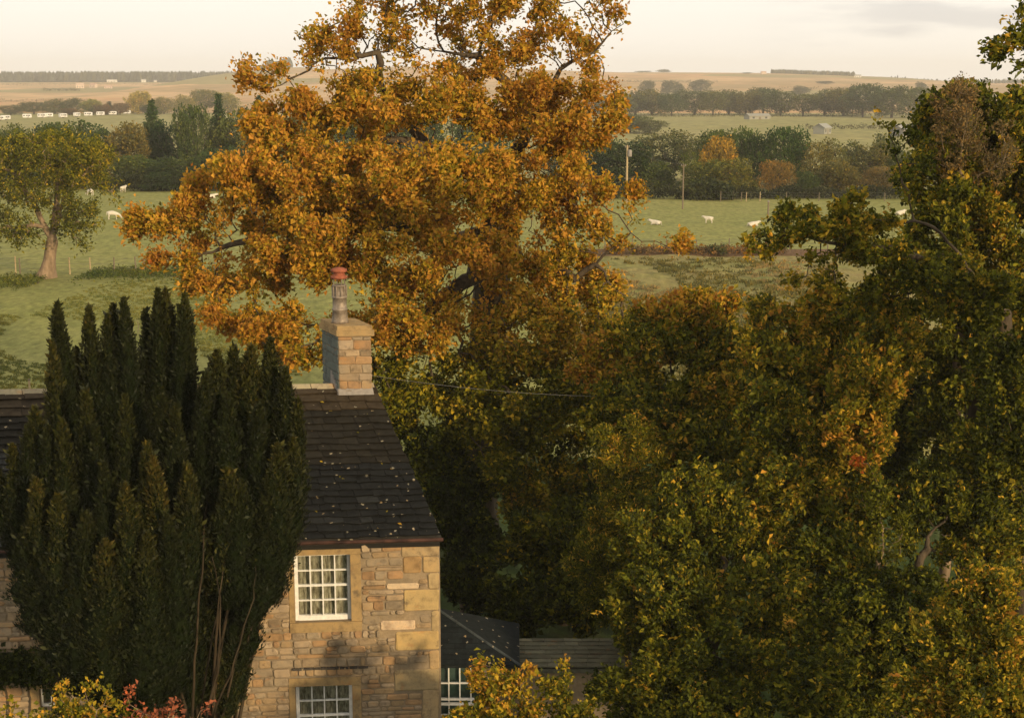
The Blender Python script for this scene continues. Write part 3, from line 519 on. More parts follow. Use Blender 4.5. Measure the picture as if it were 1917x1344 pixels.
        TN.append(r.normal(.32, .1) + .32 * tt ** 3 + r.normal(0, .1, m_) + np.where((np.abs(tx - 425) < 35) & (tt < .45), .25, 0))  # tips toned lighter like lit highlights; brown dead patch in a few columns
        if i % 2 == 0 or tx > 380:
            bb = base + np.array([r.normal(.55 if tx > 300 else .1, .3), r.normal(0, .25), 0]); f2 = ax[int(n * .3)]
            s0 = np.linspace(0, 1, 9)[:, None]; ctl = np.array([bb[0] + (f2[0] - bb[0]) * .32, bb[1] + (f2[1] - bb[1]) * .55, bb[2] + (f2[2] - bb[2]) * .5])
            pl = (1 - s0) ** 2 * bb + 2 * s0 * (1 - s0) * ctl + s0 ** 2 * f2; pl[:, :2] += np.cumsum(r.normal(0, .018, (9, 2)), 0)
            sticks.tube([tuple(p - base) for p in pl], list(np.linspace(.08, .025, 9) * r.uniform(.5, 1.0)), 7)
    for pl in ([(372, 1345, 25.6), (392, 1220, 25.3), (418, 1080, 25.2), (428, 960, 25.8)], [(398, 1345, 25.5), (440, 1230, 25.2), (474, 1120, 25.2), (480, 1060, 25.4)], [(360, 1345, 25.2), (368, 1200, 24.9), (380, 1030, 25.0), (386, 930, 25.9)], [(385, 1345, 25.3), (410, 1250, 25.0), (412, 1150, 25.0), (400, 1040, 25.1)], [(120, 1345, 25.2), (112, 1270, 24.9), (100, 1200, 24.9), (98, 1150, 25)]):
        pt = [np.array(P(*q)) - base for q in pl]; q2 = [pt[0]]
        for a, b_ in zip(pt, pt[1:]):
            for f in (.25, .5, .75, 1): q2.append(a + (b_ - a) * f + r.normal(0, .02, 3))
        sticks.tube([tuple(q) for q in q2], list(np.linspace(.04, .01, len(q2)) * r.uniform(.5, .9)), 7)
    sticks.build('trunk', M['yewbark'], root, True)
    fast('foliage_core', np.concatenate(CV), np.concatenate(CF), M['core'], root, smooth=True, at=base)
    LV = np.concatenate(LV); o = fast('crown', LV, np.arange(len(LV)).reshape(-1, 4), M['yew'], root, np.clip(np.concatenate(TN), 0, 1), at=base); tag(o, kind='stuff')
yew()

# ------------------------------------------------------------------ the stone house
TH = R(5)
HU, HN = Vector((math.cos(TH), math.sin(TH), 0)), Vector((math.sin(TH), -math.cos(TH), 0))     # along the front wall to the right, out of it
C0 = Vector(P(823, 1012, 30)); EZ = C0.z + .02; C0.z = 0
RIDGE = Vector(P(701, 722, 33.6)); EAVE = Vector(P(827, 1004, 29.84))
def wp(s, z, off=0): return C0 + HU * s + HN * off + Vector((0, 0, z))
def ws(x, y):
    """wall coordinates s, z of the photo pixel on the front wall plane"""
    a, b_ = P(x, y, 10), Vector((0, 0, CAM_H)); dv = a - b_; k = (C0 - b_).dot(HN) / dv.dot(HN); p = b_ + dv * k; return (p - C0).dot(HU), p.z
house = empty('stone_house', (C0.x, C0.y, GARDEN_Z)); tag(house, 'long stone farmhouse with dark slate roof and white sash windows behind the yew', 'house')
HB = Vector(house.location)
LEN = 13.5
hr = random.Random(4)
# openings: s0, s1, z0, z1
up0, up1 = ws(557, 1165), ws(655, 1037); W_UP = (ws(551, 1100)[0], up1[0], up0[1], up1[1])
lo1 = ws(659, 1281); W_LO = (ws(553, 1290)[0], lo1[0], lo1[1] - 1.58, lo1[1])
sm1 = ws(112, 1287); W_SM = (ws(74, 1300)[0], sm1[0], ws(74, 1326)[1], sm1[1])
OPEN = [W_UP, W_LO, W_SM]
ss = sorted({-LEN, 0.} | {v for w in OPEN for v in w[:2]}); zz = sorted({GARDEN_Z - .3, EZ} | {v for w in OPEN for v in w[2:]})
wb = MB()
for s0, s1 in zip(ss, ss[1:]):
    for z0, z1 in zip(zz, zz[1:]):
        if any(s0 >= w[0] - 1e-6 and s1 <= w[1] + 1e-6 and z0 >= w[2] - 1e-6 and z1 <= w[3] + 1e-6 for w in OPEN): continue
        wb.box(s0, s1, -.5, 0, z0, z1, lambda s_, o, z: wp(s_, z, o))
# gable, back wall
V2 = Vector((RIDGE.x - EAVE.x, RIDGE.y - EAVE.y, 0)); back = V2 * 2
g0, g1, g2 = wp(0, 0, -.5), wp(0, 0, -.5) + back, None
zt = lambda f: EZ + (RIDGE.z - .12 - EZ) * (1 - abs(1 - 2 * f))
gp_ = [g0 + back * f for f in (0, .25, .5, .75, 1)]; n_in = -HU * .45
for i in range(4):
    a, c_ = gp_[i], gp_[i + 1]; za, zc_ = zt(i * .25) , zt(i * .25 + .25)
    lo = GARDEN_Z - .3
    wb.hexa([(a.x, a.y, lo), (c_.x, c_.y, lo), (c_.x + n_in.x, c_.y + n_in.y, lo), (a.x + n_in.x, a.y + n_in.y, lo), (a.x, a.y, za), (c_.x, c_.y, zc_), (c_.x + n_in.x, c_.y + n_in.y, zc_), (a.x + n_in.x, a.y + n_in.y, za)])
bk = gp_[4]; bl = bk - HU * LEN
wb.hexa([(bk.x, bk.y, GARDEN_Z - .3), (bl.x, bl.y, GARDEN_Z - .3), (bl.x, bl.y + .4, GARDEN_Z - .3), (bk.x, bk.y + .4, GARDEN_Z - .3), (bk.x, bk.y, EZ), (bl.x, bl.y, EZ), (bl.x, bl.y + .4, EZ), (bk.x, bk.y + .4, EZ)])
wall = wb.build('wall', M['mortar'], house, at=HB)
for w in OPEN: MB().box(w[0] - .3, w[1] + .3, -1.6, -.52, w[2] - .2, w[3] + .15, lambda s_, o, z: wp(s_, z, o)).build('dark_room', M['dark'], house, at=HB)

def stone_mesh(w, h, proud, rr, rad=.03, n=8):
    """an irregular rounded block, face toward -y, base at the wall plane"""
    rad = min(rad, h * .3, w * .3); pts = []
    for sx, sz in ((1, -1), (1, 1), (-1, 1), (-1, -1)):
        for q in ((0, 1), (1, 0)) if sx * sz < 0 else ((1, 0), (0, 1)):
            x = sx * (w / 2 - rad * q[0]) ; z = sz * (h / 2 - rad * q[1])
            pts.append((x + rr.uniform(-1, 1) * .011, z + rr.uniform(-1, 1) * .009))
    pts.sort(key=lambda p: math.atan2(p[1] / h, p[0] / w)); k = len(pts); V = []; ins = min(.016, h * .16)
    for sc, y in ((1, .03), (1, -proud + .014), (None, -proud)):
        for x, z in pts:
            if sc is None:
                x -= math.copysign(min(ins, abs(x)), x); z -= math.copysign(min(ins, abs(z)), z); y2 = y + rr.uniform(-.006, .006)
            else: y2 = y
            V.append((x, y2, z))
    F = [(i + a * k, (i + 1) % k + a * k, (i + 1) % k + (a + 1) * k, i + (a + 1) * k) for a in (0, 1) for i in range(k)] + [tuple(2 * k + i for i in range(k))]
    return V, F
def stone_tone(rr):
    c = rr.choice(TONES); k = rr.uniform(.8, 1.12); return tuple(v * k for v in c)
rest = MB(); made = [0]
def put_stone(s0, s1, z0, z1, proud=None, tone=None, parent=None, mat=None):
    w, h = s1 - s0, z1 - z0
    V, F = stone_mesh(w, h, proud if proud is not None else hr.uniform(.014, .055), hr)
    c = wp((s0 + s1) / 2, (z0 + z1) / 2); x, y = proj(c)
    seen = (430 < x < 830 and y < 1352) or (x < 118 and y < 1225)
    if seen and w * h > .022 and made[0] < 298:
        made[0] += 1
        me = bpy.data.meshes.new('stone'); me.from_pydata(V, [], F); me.materials.append(mat or M['stone'])
        o = link(bpy.data.objects.new('stone', me), wall); o.location = c - HB; o.rotation_euler = (0, 0, TH); tag(o, color=tone or stone_tone(hr))
    else:
        rest.add([wp((s0 + s1) / 2 + q[0], (z0 + z1) / 2 + q[2], -q[1]) for q in V], F)
# big dressed quoins at the corner, placed as in the photograph (pixels)
taken = []
for (xa, ya, xb, yb, tn) in [(751, 1020, 822, 1040, None), (790, 1041, 822, 1071, (.36, .25, .12)), (754, 1041, 789, 1072, (.30, .19, .085)), (801, 1072, 822, 1102, (.36, .26, .13)), (756, 1103, 822, 1141, (.37, .265, .12)), (808, 1142, 822, 1181, (.36, .26, .13)),
                             (740, 1182, 822, 1215, (.38, .265, .115)), (803, 1216, 822, 1252, (.35, .24, .12)), (738, 1253, 822, 1290, (.30, .225, .12)), (790, 1291, 822, 1344, None), (712, 1161, 778, 1178, (.50, .37, .24)), (723, 1091, 784, 1101, (.48, .36, .23))]:
    (s0, z1), (s1, z0) = ws(xa, ya), ws(xb, yb); s1 = min(s1, .0)
    taken.append((s0, s1, z0, z1)); put_stone(s0 + .006, s1 - .004, z0 + .008, z1 - .008, .028, tn or (.34, .245, .13))
def surround_box(w, l, r_, t, b_): return (w[0] - l, w[1] + r_, w[2] - b_, w[3] + t)
SUR = [surround_box(W_UP, .12, .235, .2, .23), surround_box(W_LO, .14, .2, .2, .2), surround_box(W_SM, .2, .2, .22, .2)]
z = EZ - .02; z_bot = GARDEN_Z
while z > z_bot:
    h = hr.choice([.10, .12, .14, .15, .17, .19, .21]); z0, z1 = z - h, z; s = -.0
    while s > -LEN:
        w = min(max(.11, hr.gauss(.275, .11)) * (1.25 if h < .13 else 1), .62); a, b_ = s - w, s; hit = None
        for t_ in taken + SUR:
            if a < t_[1] and b_ > t_[0] and z0 < t_[3] - .015 and z1 > t_[2] + .015:
                if hit is None or t_[1] > hit[1]: hit = t_
        if hit:
            if b_ - hit[1] > .13: put_stone(hit[1] + .012, b_ - .01, z0 + .01, z1 - .01)
            s = hit[0] if hit[0] < s else s - .05
            continue
        if h > .16 and w < .26 and hr.random() < .4:      # two thin stones on one another
            q = z0 + h * hr.uniform(.4, .6); put_stone(a + .01, b_ - .01, z0 + .01, q - .006); put_stone(a + .01, b_ - .01, q + .006, z1 - .01)
        else:
            dz = hr.uniform(-.012, .012); put_stone(a + hr.uniform(.006, .016), b_ - hr.uniform(.006, .016), z0 + .01 + max(0, dz), z1 - .01 + min(0, dz))
        s = a
    z = z0
tag(rest.build('rubble_stones', M['stone'], wall, at=HB), kind='stuff').color = (1, 1, 1, 0)
lb = MB()      # thin broken drip ledge above the lower window
s = ws(548, 1250)[0]; zl = ws(600, 1250)[1]
while s < ws(678, 1250)[0]:
    w = hr.uniform(.12, .3); lb.box(s, s + w - .02, .0, .055 + hr.uniform(-.01, .015), zl - .02, zl + .014 + hr.uniform(0, .012), lambda s_, o, z: wp(s_, z, o)); s += w
lb.build('drip_ledge', M['slate'], house, at=HB).color = (.06, .05, .04, 1)

def sash_window(w, cols, rows, sur, frame=.075, recess=.13, curtain='curtain', meeting=True, name='window', fn=wp, parent=None, at=None, dressed=True):
    """a painted sash: frame > panes, glazing bars, dressed lintel, sill and jambs, a curtain behind"""
    s0, s1, z0, z1 = w; F_ = lambda s_, o, z: fn(s_, z, o); par = parent or house; at = at or HB
    fb = MB(); d0, d1 = -recess - .07, -recess
    fb.box(s0, s0 + frame, d0, d1, z0, z1, F_); fb.box(s1 - frame, s1, d0, d1, z0, z1, F_)
    fb.box(s0 + frame, s1 - frame, d0, d1, z1 - frame * .75, z1, F_); fb.box(s0 + frame, s1 - frame, d0, d1 + .012, z0, z0 + frame * 1.5, F_)
    fr_ = fb.build(name, M['white'], par, at=at)
    a0, a1, b0, b1 = s0 + frame, s1 - frame, z0 + frame * 1.5, z1 - frame * .75; pw, ph = (a1 - a0) / cols, (b1 - b0) / rows; t = .013
    for i in range(1, cols): link_bar(MB().box(a0 + pw * i - t, a0 + pw * i + t, d0 + .01, d1 - .004, b0, b1, F_), fr_, at)
    for j in range(1, rows):
        tt = t * 1.7 if meeting and j == rows // 2 else t
        link_bar(MB().box(a0, a1, d0 + .012, d1 - (.0 if tt > t else .006), b0 + ph * j - tt, b0 + ph * j + tt, F_), fr_, at)
    for i in range(cols):
        for j in range(rows):
            q = hr.uniform(-.004, .004); e = t * .6
            x0, x1, y0, y1 = a0 + pw * i + e, a0 + pw * (i + 1) - e, b0 + ph * j + e, b0 + ph * (j + 1) - e
            MB().add([F_(x0, d0 + .022 + q, y0), F_(x1, d0 + .022 - q, y0), F_(x1, d0 + .03 - q, y1), F_(x0, d0 + .03 + q, y1), F_(x0, d0 + .018 + q, y0), F_(x1, d0 + .018 - q, y0), F_(x1, d0 + .026 - q, y1), F_(x0, d0 + .026 + q, y1)],
                     [(0, 1, 2, 3), (7, 6, 5, 4), (0, 4, 5, 1), (1, 5, 6, 2), (2, 6, 7, 3), (3, 7, 4, 0)]).build('pane', M['glass'], fr_, at=at)
    if dressed:
        l, r_, tp, bt = w[0] - sur[0], sur[1] - w[1], sur[3] - w[3], w[2] - sur[2]; pr = .022; back_ = -recess - .07
        for nm, bx in (('lintel', (sur[0], sur[1], w[3], sur[3])), ('sill', (sur[0], sur[1], sur[2], w[2])), ('jamb', (sur[0], w[0], w[2], w[3])), ('jamb', (w[1], sur[1], w[2], w[3]))):
            pr2 = pr + (.018 if nm == 'sill' else .002 if nm == 'lintel' else 0)
            MB().box(bx[0] + .004, bx[1] - .004, back_ if nm != 'x' else 0, pr2, bx[2] + .003, bx[3] - .003, F_).build(nm, M['dressed'], fr_, at=at)
    if curtain:
        n = 46; V = []; Fc = []
        for i in range(n + 1):
            s_ = a0 + (a1 - a0) * i / n; o = d0 - .05 + .022 * math.sin(i * 1.35) + .012 * math.sin(i * .57 + 1)
            for z_ in (b0 - .02, b0 + (b1 - b0) * .5, b1 + .02): V.append(F_(s_, o + hr.uniform(-.006, .006), z_))
        for i in range(n):
            for j in (0, 1): Fc.append((i * 3 + j, i * 3 + 3 + j, i * 3 + 4 + j, i * 3 + 1 + j))
        MB().add(V, Fc).build('curtain', M[curtain], fr_, smooth=True, at=at)
    return fr_
def link_bar(mb, fr_, at): mb.build('glazing_bar', M['white'], fr_, at=at)
sash_window(W_UP, 4, 4, SUR[0]); sash_window(W_LO, 4, 4, SUR[1]); sash_window(W_SM, 2, 1, SUR[2], frame=.03, curtain=None, meeting=False)

# ---- roof: slates in courses from a bottom edge up to the ridge
RV = Vector((RIDGE.x - EAVE.x, RIDGE.y - EAVE.y, RIDGE.z - EAVE.z))          # up the verge
RN = HU.cross(RV).normalized()
def rp(s, t, off=0): return EAVE + HU * s + RV * t + RN * off
rb = MB()
a, b_, c_, d_ = rp(-LEN, 0, -.03), rp(0, 0, -.03), rp(0, 1, -.03), rp(-LEN, 1, -.03)
e_, f_ = Vector((c_.x, c_.y, c_.z)) , Vector((d_.x, d_.y, d_.z)); bk2 = Vector((V2.x, V2.y, -RV.z))
g_, h_ = c_ + bk2, d_ + bk2
rb.add([a, b_, c_, d_, g_, h_] + [q - Vector((0, 0, .1)) for q in (a, b_, c_, d_, g_, h_)], [(0, 1, 2, 3), (3, 2, 4, 5), (7, 6, 9, 8), (8, 9, 11, 10), (0, 6, 7, 1), (1, 7, 8, 2), (2, 8, 10, 4), (4, 10, 11, 5), (5, 11, 9, 3), (3, 9, 6, 0)])
roof = rb.build('roof', M['slate'], house, at=HB); roof.color = (.03, .028, .024, 1)
rl = RV.length; restr = MB(); nsl = [0]
def put_slate(s0, s1, t0, t1, dark):
    j = lambda k: hr.uniform(-k, k); th = hr.uniform(.022, .04); lift = hr.uniform(.014, .034)
    b0, b1 = t0 + j(.006), t0 + j(.006)
    q = [rp(s0, b0, lift + .012), rp(s1, b1, lift + .012 + j(.006)), rp(s1 + j(.006), t1 + .022, -.02), rp(s0 + j(.006), t1 + .022, -.02)]
    top = [p + RN * (th if i < 2 else th * .6) for i, p in enumerate(q)]
    c = rp((s0 + s1) / 2, (t0 + t1) / 2); x, y = proj(c); seen = (505 < x < 860) or (x < 105 and y < 850)
    k = hr.uniform(.82, 1.2); tone = tuple(v * k for v in dark)
    if seen and nsl[0] < 299:
        nsl[0] += 1; o = MB().hexa([p - c for p in q + top]).build('slate', M['slate'], roof); o.location = c - HB; tag(o, color=tone)
    else: restr.hexa(q + top)
t = 0.; course = 0
while t < .985:
    ex = .042 if t < .55 else .047 if t < .8 else .058; s = hr.uniform(-.03, .025)
    t1 = min(t + ex, 1)
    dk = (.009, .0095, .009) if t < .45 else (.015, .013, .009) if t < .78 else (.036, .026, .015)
    while s > -LEN:
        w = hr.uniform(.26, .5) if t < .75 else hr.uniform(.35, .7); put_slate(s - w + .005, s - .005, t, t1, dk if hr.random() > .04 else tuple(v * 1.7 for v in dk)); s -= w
    t = t1; course += 1
tag(restr.build('hidden_slates', M['slate'], roof, at=HB), kind='stuff', color=(.026, .026, .024))
s = -.02      # ridge stones
while s > -LEN:
    w = hr.uniform(.45, .7)
    if not (-1.0 < s - w / 2 < -.02 and False):
        q = [rp(s - w + .008, .975, .03), rp(s - .008, .975, .03), rp(s - .008, 1, .03) + Vector((0, 0, .055)), rp(s - w + .008, 1, .03) + Vector((0, 0, .055))]
        bq = [p + bk2 * .03 + Vector((0, 0, -.0)) for p in (q[2], q[3])]
        MB().add(q + bq + [p - RN * .07 for p in q], [(0, 1, 2, 3), (3, 2, 4, 5), (0, 6, 7, 1), (0, 3, 9, 6), (1, 7, 8, 2)]).build('ridge_stone', M['stone'], roof, at=HB).color = (.34 * hr.uniform(.8, 1.1), .235, .15, 1)
    s -= w
gb = MB()       # gutter and fascia
pts = [EAVE + HU * s_ + HN * .045 + Vector((0, 0, -.055)) for s_ in np.linspace(-LEN, .03, 12)]
gb.tube(pts, .042, 8); gb.build('gutter', M['gutter'], house, at=HB)
MB().box(-LEN, -.0, .004, .05, EZ - .13, EZ - .005, lambda s_, o, z: wp(s_, z, o)).build('fascia', M['dark'], house, at=HB)

# ---- chimney
cf = Vector(P(635, 737, 33.25)); cw = 62 * 33.25 / FPX / .98; ctop = P(650, 612, 33.25).z; cdir = V2.normalized() * 1.22
ch_b = cf.z - .35
def cpt(u, v, z): return cf + HU * u + cdir * v + Vector((0, 0, z - cf.z))
chim = MB().box(.015, cw - .015, .012, 1, ch_b - .6, ctop - .02, cpt).build('chimney', M['mortar'], house, at=HB)
def block(x0, x1, z0, z1, side=False, tone=None, proud=.012):
    V, F = stone_mesh(x1 - x0, z1 - z0, proud, hr, .02)
    me = bpy.data.meshes.new('stone'); c = cpt((x0 + x1) / 2, 0, (z0 + z1) / 2) if not side else cpt(0, (x0 + x1) / 2 / 1.22, (z0 + z1) / 2)
    me.from_pydata(V, [], F); me.materials.append(M['stone']); o = link(bpy.data.objects.new('stone', me), chim)
    o.location = c - HB; o.rotation_euler = (0, 0, TH if not side else math.atan2(cdir.y, cdir.x) + math.pi); tag(o, color=tone or stone_tone(hr))
zc_ = ch_b + .3
hs = [.15, .21, .17, .22, .2, .16, .23]; i = 0
while zc_ < ctop - .3:
    h = min(hs[i % 7], ctop - .24 - zc_); cut = [.42, .26, .6, .34, .5, .2, .45][i % 7] * cw
    for x0, x1 in ((0, cut), (cut, cut + (cw - cut) * (.55 if i % 2 else .99)), (cut + (cw - cut) * .55, cw)) if i % 2 else ((0, cut), (cut, cw)):
        block(x0 + .006, x1 - .006, zc_ + .006, zc_ + h - .006)
    cut = [.5, .3, .75][i % 3] * 1.22
    for x0, x1 in ((0, cut), (cut, 1.22)): block(x0 + .006, x1 - .006, zc_ + .006, zc_ + h - .006, True, (.105, .12, .105))  # left face: shade put into the stones as a darker teal
    zc_ += h; i += 1
MB().box(-.05, cw + .05, -.05, 1.04, ctop - .22, ctop - .08, cpt).build('cap_course', M['dressed'], chim, at=HB)
MB().box(-.02, cw + .02, -.02, 1.02, ctop - .08, ctop + .02, cpt).build('cap_slab', M['dressed'], chim, at=HB)
MB().add([cpt(-.02, -.03, cf.z - .03), cpt(cw + .03, -.03, cf.z - .03), cpt(cw + .01, .0, cf.z + .13), cpt(.0, .0, cf.z + .13), cpt(-.02, .1, cf.z - .06), cpt(cw + .03, .1, cf.z - .06), cpt(cw + .01, .1, cf.z + .13), cpt(0, .1, cf.z + .13)],
         [(0, 1, 2, 3), (1, 5, 6, 2), (0, 3, 7, 4), (3, 2, 6, 7)]).build('flashing', M['lead'], chim, at=HB)
sf = MB()
for k in range(5): v0 = k * .09; sf.hexa([cpt(-.03, v0, cf.z - .25 + k * .07), cpt(-.01, v0, cf.z - .25 + k * .07), cpt(-.01, v0 + .08, cf.z - .2 + k * .07), cpt(-.03, v0 + .08, cf.z - .2 + k * .07), cpt(-.03, v0, cf.z + .12 + k * .09), cpt(-.01, v0, cf.z + .12 + k * .09), cpt(-.01, v0 + .08, cf.z + .12 + k * .09), cpt(-.03, v0 + .08, cf.z + .12 + k * .09)])
sf.build('side_flashing', M['lead'], chim, at=HB)
pc = cpt(cw * .28, .42, ctop + .02); pz = ctop + .02; k1 = 1.32 / 106
Y = lambda px_: (612 - px_) * k1
MB().lathe([(.215, 0), (.2, .06), (.175, Y(588)), (.19, Y(587)), (.19, Y(584)), (.168, Y(583)), (.168, Y(564)), (.186, Y(563)), (.186, Y(560)), (.15, Y(559)), (.15, Y(541)), (.17, Y(540)), (.17, Y(538)), (.1, Y(538))], pc, 18).build('flue_pot', M['metal'], chim, True, at=HB)
lv = MB()
for k in range(10):
    a_ = k * math.tau / 10; lv.tube([pc + Vector((math.cos(a_) * .165, math.sin(a_) * .165, Y(560))), pc + Vector((math.cos(a_) * .165, math.sin(a_) * .165, Y(540)))], .02, 4)
lv.build('louvre_bars', M['metal'], chim, at=HB)
st = MB()
for k in range(4):
    a_ = k * math.tau / 4 + .5; st.tube([pc + Vector((math.cos(a_) * .14, math.sin(a_) * .14, Y(539))), pc + Vector((math.cos(a_) * .14, math.sin(a_) * .14, Y(524)))], .014, 5)
st.build('cowl_struts', M['metal'], chim, at=HB)
MB().lathe([(.05, Y(526)), (.195, Y(526)), (.2, Y(521)), (.15, Y(520)), (.13, Y(514)), (.19, Y(513)), (.195, Y(508)), (.1, Y(505)), (.03, Y(504))], pc, 18).build('cowl_cap', M['clay'], chim, True, at=HB)
# fallen leaves on the roof
rr_ = np.random.default_rng(12); LV = []
for k in range(26):
    c = rp(rr_.uniform(-4.2, -.05), rr_.uniform(.02, .95) ** 1.2, .045); a_ = rr_.uniform(0, 6.28); e1 = (HU * math.cos(a_) + RV.normalized() * math.sin(a_)); e2 = e1.cross(RN); l = rr_.uniform(.03, .06)
    LV += [c - e1 * l, c + e2 * l * .5 + RN * .012, c + e1 * l, c - e2 * l * .5 + RN * .015]
lf = fast('fallen_leaves', np.array([tuple(v) for v in LV]), np.arange(len(LV)).reshape(-1, 4), M['leaf'], None, rr_.choice([.48, .55, .58, .62], 26))
tag(lf, 'scattered yellow fallen leaves lying on the dark slate roof', 'leaves', kind='stuff')

# ---- creeper on the left wall
r = np.random.default_rng(9); C = []
for _ in range(900):
    s_, z_ = ws(r.uniform(-60, 135), r.uniform(1218, 1268) + r.normal(0, 5)); C.append(tuple(wp(s_, z_, r.uniform(.04, .3))))
C = np.array(C); V, F = leaves(C, np.tile(np.array(HN), (len(C), 1)), r, .085, .04, 7, .06, -.1, .6)
crp = empty('wall_creeper', wp(ws(20, 1270)[0], GARDEN_Z)); tag(crp, 'dark evergreen creeper band over the small window left of the yew', 'creeper'); cl_ = Vector(crp.location)
tag(fast('foliage', V, F, M['leaf'], crp, r.normal(.1, .06, len(F)), at=cl_), kind='stuff')
sb = MB()
for k in range(4):
    s_ = ws(-40 + k * 42, 1250)[0]; sb.tube([wp(s_ + .1, GARDEN_Z, .06) - cl_, wp(s_, .4, .05) - cl_, wp(s_ + .12, 1.6, .07) - cl_, wp(s_, ws(0, 1245)[1], .08) - cl_], [.03, .025, .02, .01], 6)
sb.build('stem', M['bark'], crp, True)

# ---- little slated extension on the gable
ex = empty('slated_extension', P(900, 1300, 31.2).xy.to_3d() + Vector((0, 0, GARDEN_Z))); tag(ex, 'small hip-roofed slate extension with white paned window against the gable', 'extension'); XB = Vector(ex.location)
X0, X1 = P(840, 1240, 31).x - 1.0, P(938, 1240, 31).x; XY = 31.0; XZ = P(850, 1243, 31).z; XD = 2.4
wa, wb_ = P(815, 1250, 31).x, P(906, 1250, 31).x; wz1, wz0 = XZ - .05, XZ - 1.75
xf = lambda s_, z, o: Vector((s_, XY - o, z))
w_ = MB(); w_.box(X0, wa, XY, XY + .3, GARDEN_Z - .2, XZ).box(wb_, X1, XY, XY + .3, GARDEN_Z - .2, XZ).box(wa, wb_, XY, XY + .3, GARDEN_Z - .2, wz0).box(wa, wb_, XY, XY + .3, wz1, XZ).box(X1 - .3, X1, XY + .3, XY + XD, GARDEN_Z - .2, XZ).build('wall', M['mortar'], ex, at=XB)
MB().box(wa - .1, wb_ + .05, XY + .5, XY + 1.2, wz0, wz1).build('blind', M['blind'], ex, at=XB)
sash_window((wa, wb_, wz0, wz1), 4, 4, None, frame=.05, recess=.03, curtain=None, fn=xf, parent=ex, at=XB, dressed=False)
MB().box(wa - .02, wb_ + .02, XY - .045, XY + .02, P(850, 1316, 31).z - .03, P(850, 1316, 31).z + .02).build('transom_sill', M['white'], ex, at=XB)
ey = XY - .12; e0, e1, apex = Vector((X0 - .4, ey, XZ + .02)), Vector((P(973, 1240, ey).x, ey, XZ + .02)), Vector((P(812, 1136, XY + 1.25).x, XY + 1.25, P(812, 1136, XY + 1.25).z))
b1 = Vector((e1.x, XY + XD + .12, XZ + .02)); b0 = Vector((e0.x, b1.y, XZ + .02)); ap2 = Vector((e0.x, apex.y, apex.z))
rx = MB().add([e0, e1, b1, b0, apex, ap2] + [v - Vector((0, 0, .06)) for v in (e0, e1, b1, b0)], [(0, 1, 4, 5), (1, 2, 4), (2, 3, 5, 4), (0, 6, 7, 1), (1, 7, 8, 2), (2, 8, 9, 3), (9, 8, 7, 6)]).build('roof', M['slate'], ex, at=XB); rx.color = (.012, .015, .015, 1)
fn_ = (e1 - e0).cross(ap2 - e0).normalized()
nrow = 11
for k in range(nrow):
    t0, t1 = k / nrow, (k + 1) / nrow; right = e1.lerp(apex, t0).x; x = right - hr.uniform(0, .15)
    while x > -1.85:
        w = hr.uniform(.22, .36); yb, zb = ey + (apex.y - ey) * t0, e0.z + (apex.z - e0.z) * t0; yt, zt_ = ey + (apex.y - ey) * (t1 + .03), e0.z + (apex.z - e0.z) * (t1 + .03)
        xr = min(x, right - .01); xr2 = min(xr, e1.lerp(apex, t1).x)
        q = [Vector((x - w + .005, yb, zb)) + fn_ * .016, Vector((xr, yb, zb)) + fn_ * .016, Vector((xr2, yt, zt_)) + fn_ * .003, Vector((x - w + .005, yt, zt_)) + fn_ * .003]
        if x - w < xr2 - .02:
            o = MB().hexa([p - q[0] for p in q] + [p - q[0] + fn_ * hr.uniform(.012, .02) for p in q]).build('slate', M['slate'], rx); o.location = q[0] - XB; k_ = hr.uniform(.7, 1.25); tag(o, color=(.010 * k_, .013 * k_, .0135 * k_))
        x -= w
MB().tube([e1 + fn_ * .02, apex + fn_ * .02], .035, 6).build('hip_roll', M['slate'], rx, at=XB).color = (.05, .058, .058, 1)

# ---- low outbuilding with flagstone roof
ob = empty('low_outbuilding', (P(1060, 1250, 33).x, 33, GARDEN_Z)); tag(ob, 'low dark outbuilding with mossy flagstone roof in the shade right of the extension', 'outbuilding'); OB = Vector(ob.location)
ox0, ox1 = P(925, 1195, 32).x + .05, P(1175, 1250, 32).x; oy0, oy1 = 32.2, 34.6; oz0, oz1 = P(1000, 1252, 32.2).z, P(1000, 1197, 34.6).z
MB().box(ox0, ox1, oy0 + .12, oy0 + .42, GARDEN_Z - .2, oz0 - .08).box(ox0, ox1, oy1 - .4, oy1 - .1, GARDEN_Z - .2, oz1 - .08).box(ox1 - .3, ox1, oy0 + .42, oy1 - .4, GARDEN_Z - .2, min(oz0, oz1) - .08).build('wall', M['mortar'], ob, at=OB)
def op(x, t, o=0): return Vector((x, oy0 + (oy1 - oy0) * t, oz0 + (oz1 - oz0) * t + o))
ro = MB().hexa([op(ox0, 0, -.1), op(ox1, 0, -.1), op(ox1, 1, -.1), op(ox0, 1, -.1), op(ox0, 0), op(ox1, 0), op(ox1, 1), op(ox0, 1)]).build('roof', M['stone'], ob, at=OB); ro.color = (.10, .10, .07, 1)
for k in range(7):
    x = ox1
    while x > ox0:
        w = hr.uniform(.3, .6); t0, t1 = k / 7, (k + 1) / 7 + .03; xa = max(x - w, ox0)
        q = [op(xa + .006, t0, .045), op(x - .006, t0, .045), op(x - .006, min(t1, 1), .012), op(xa + .006, min(t1, 1), .012)]
        o = MB().hexa([p - q[0] for p in q] + [p - q[0] + Vector((0, 0, hr.uniform(.02, .035))) for p in q]).build('flagstone', M['stone'], ro); o.location = q[0] - OB; k_ = hr.uniform(.75, 1.2); tag(o, color=(.14 * k_, .135 * k_, .09 * k_))
        x -= w

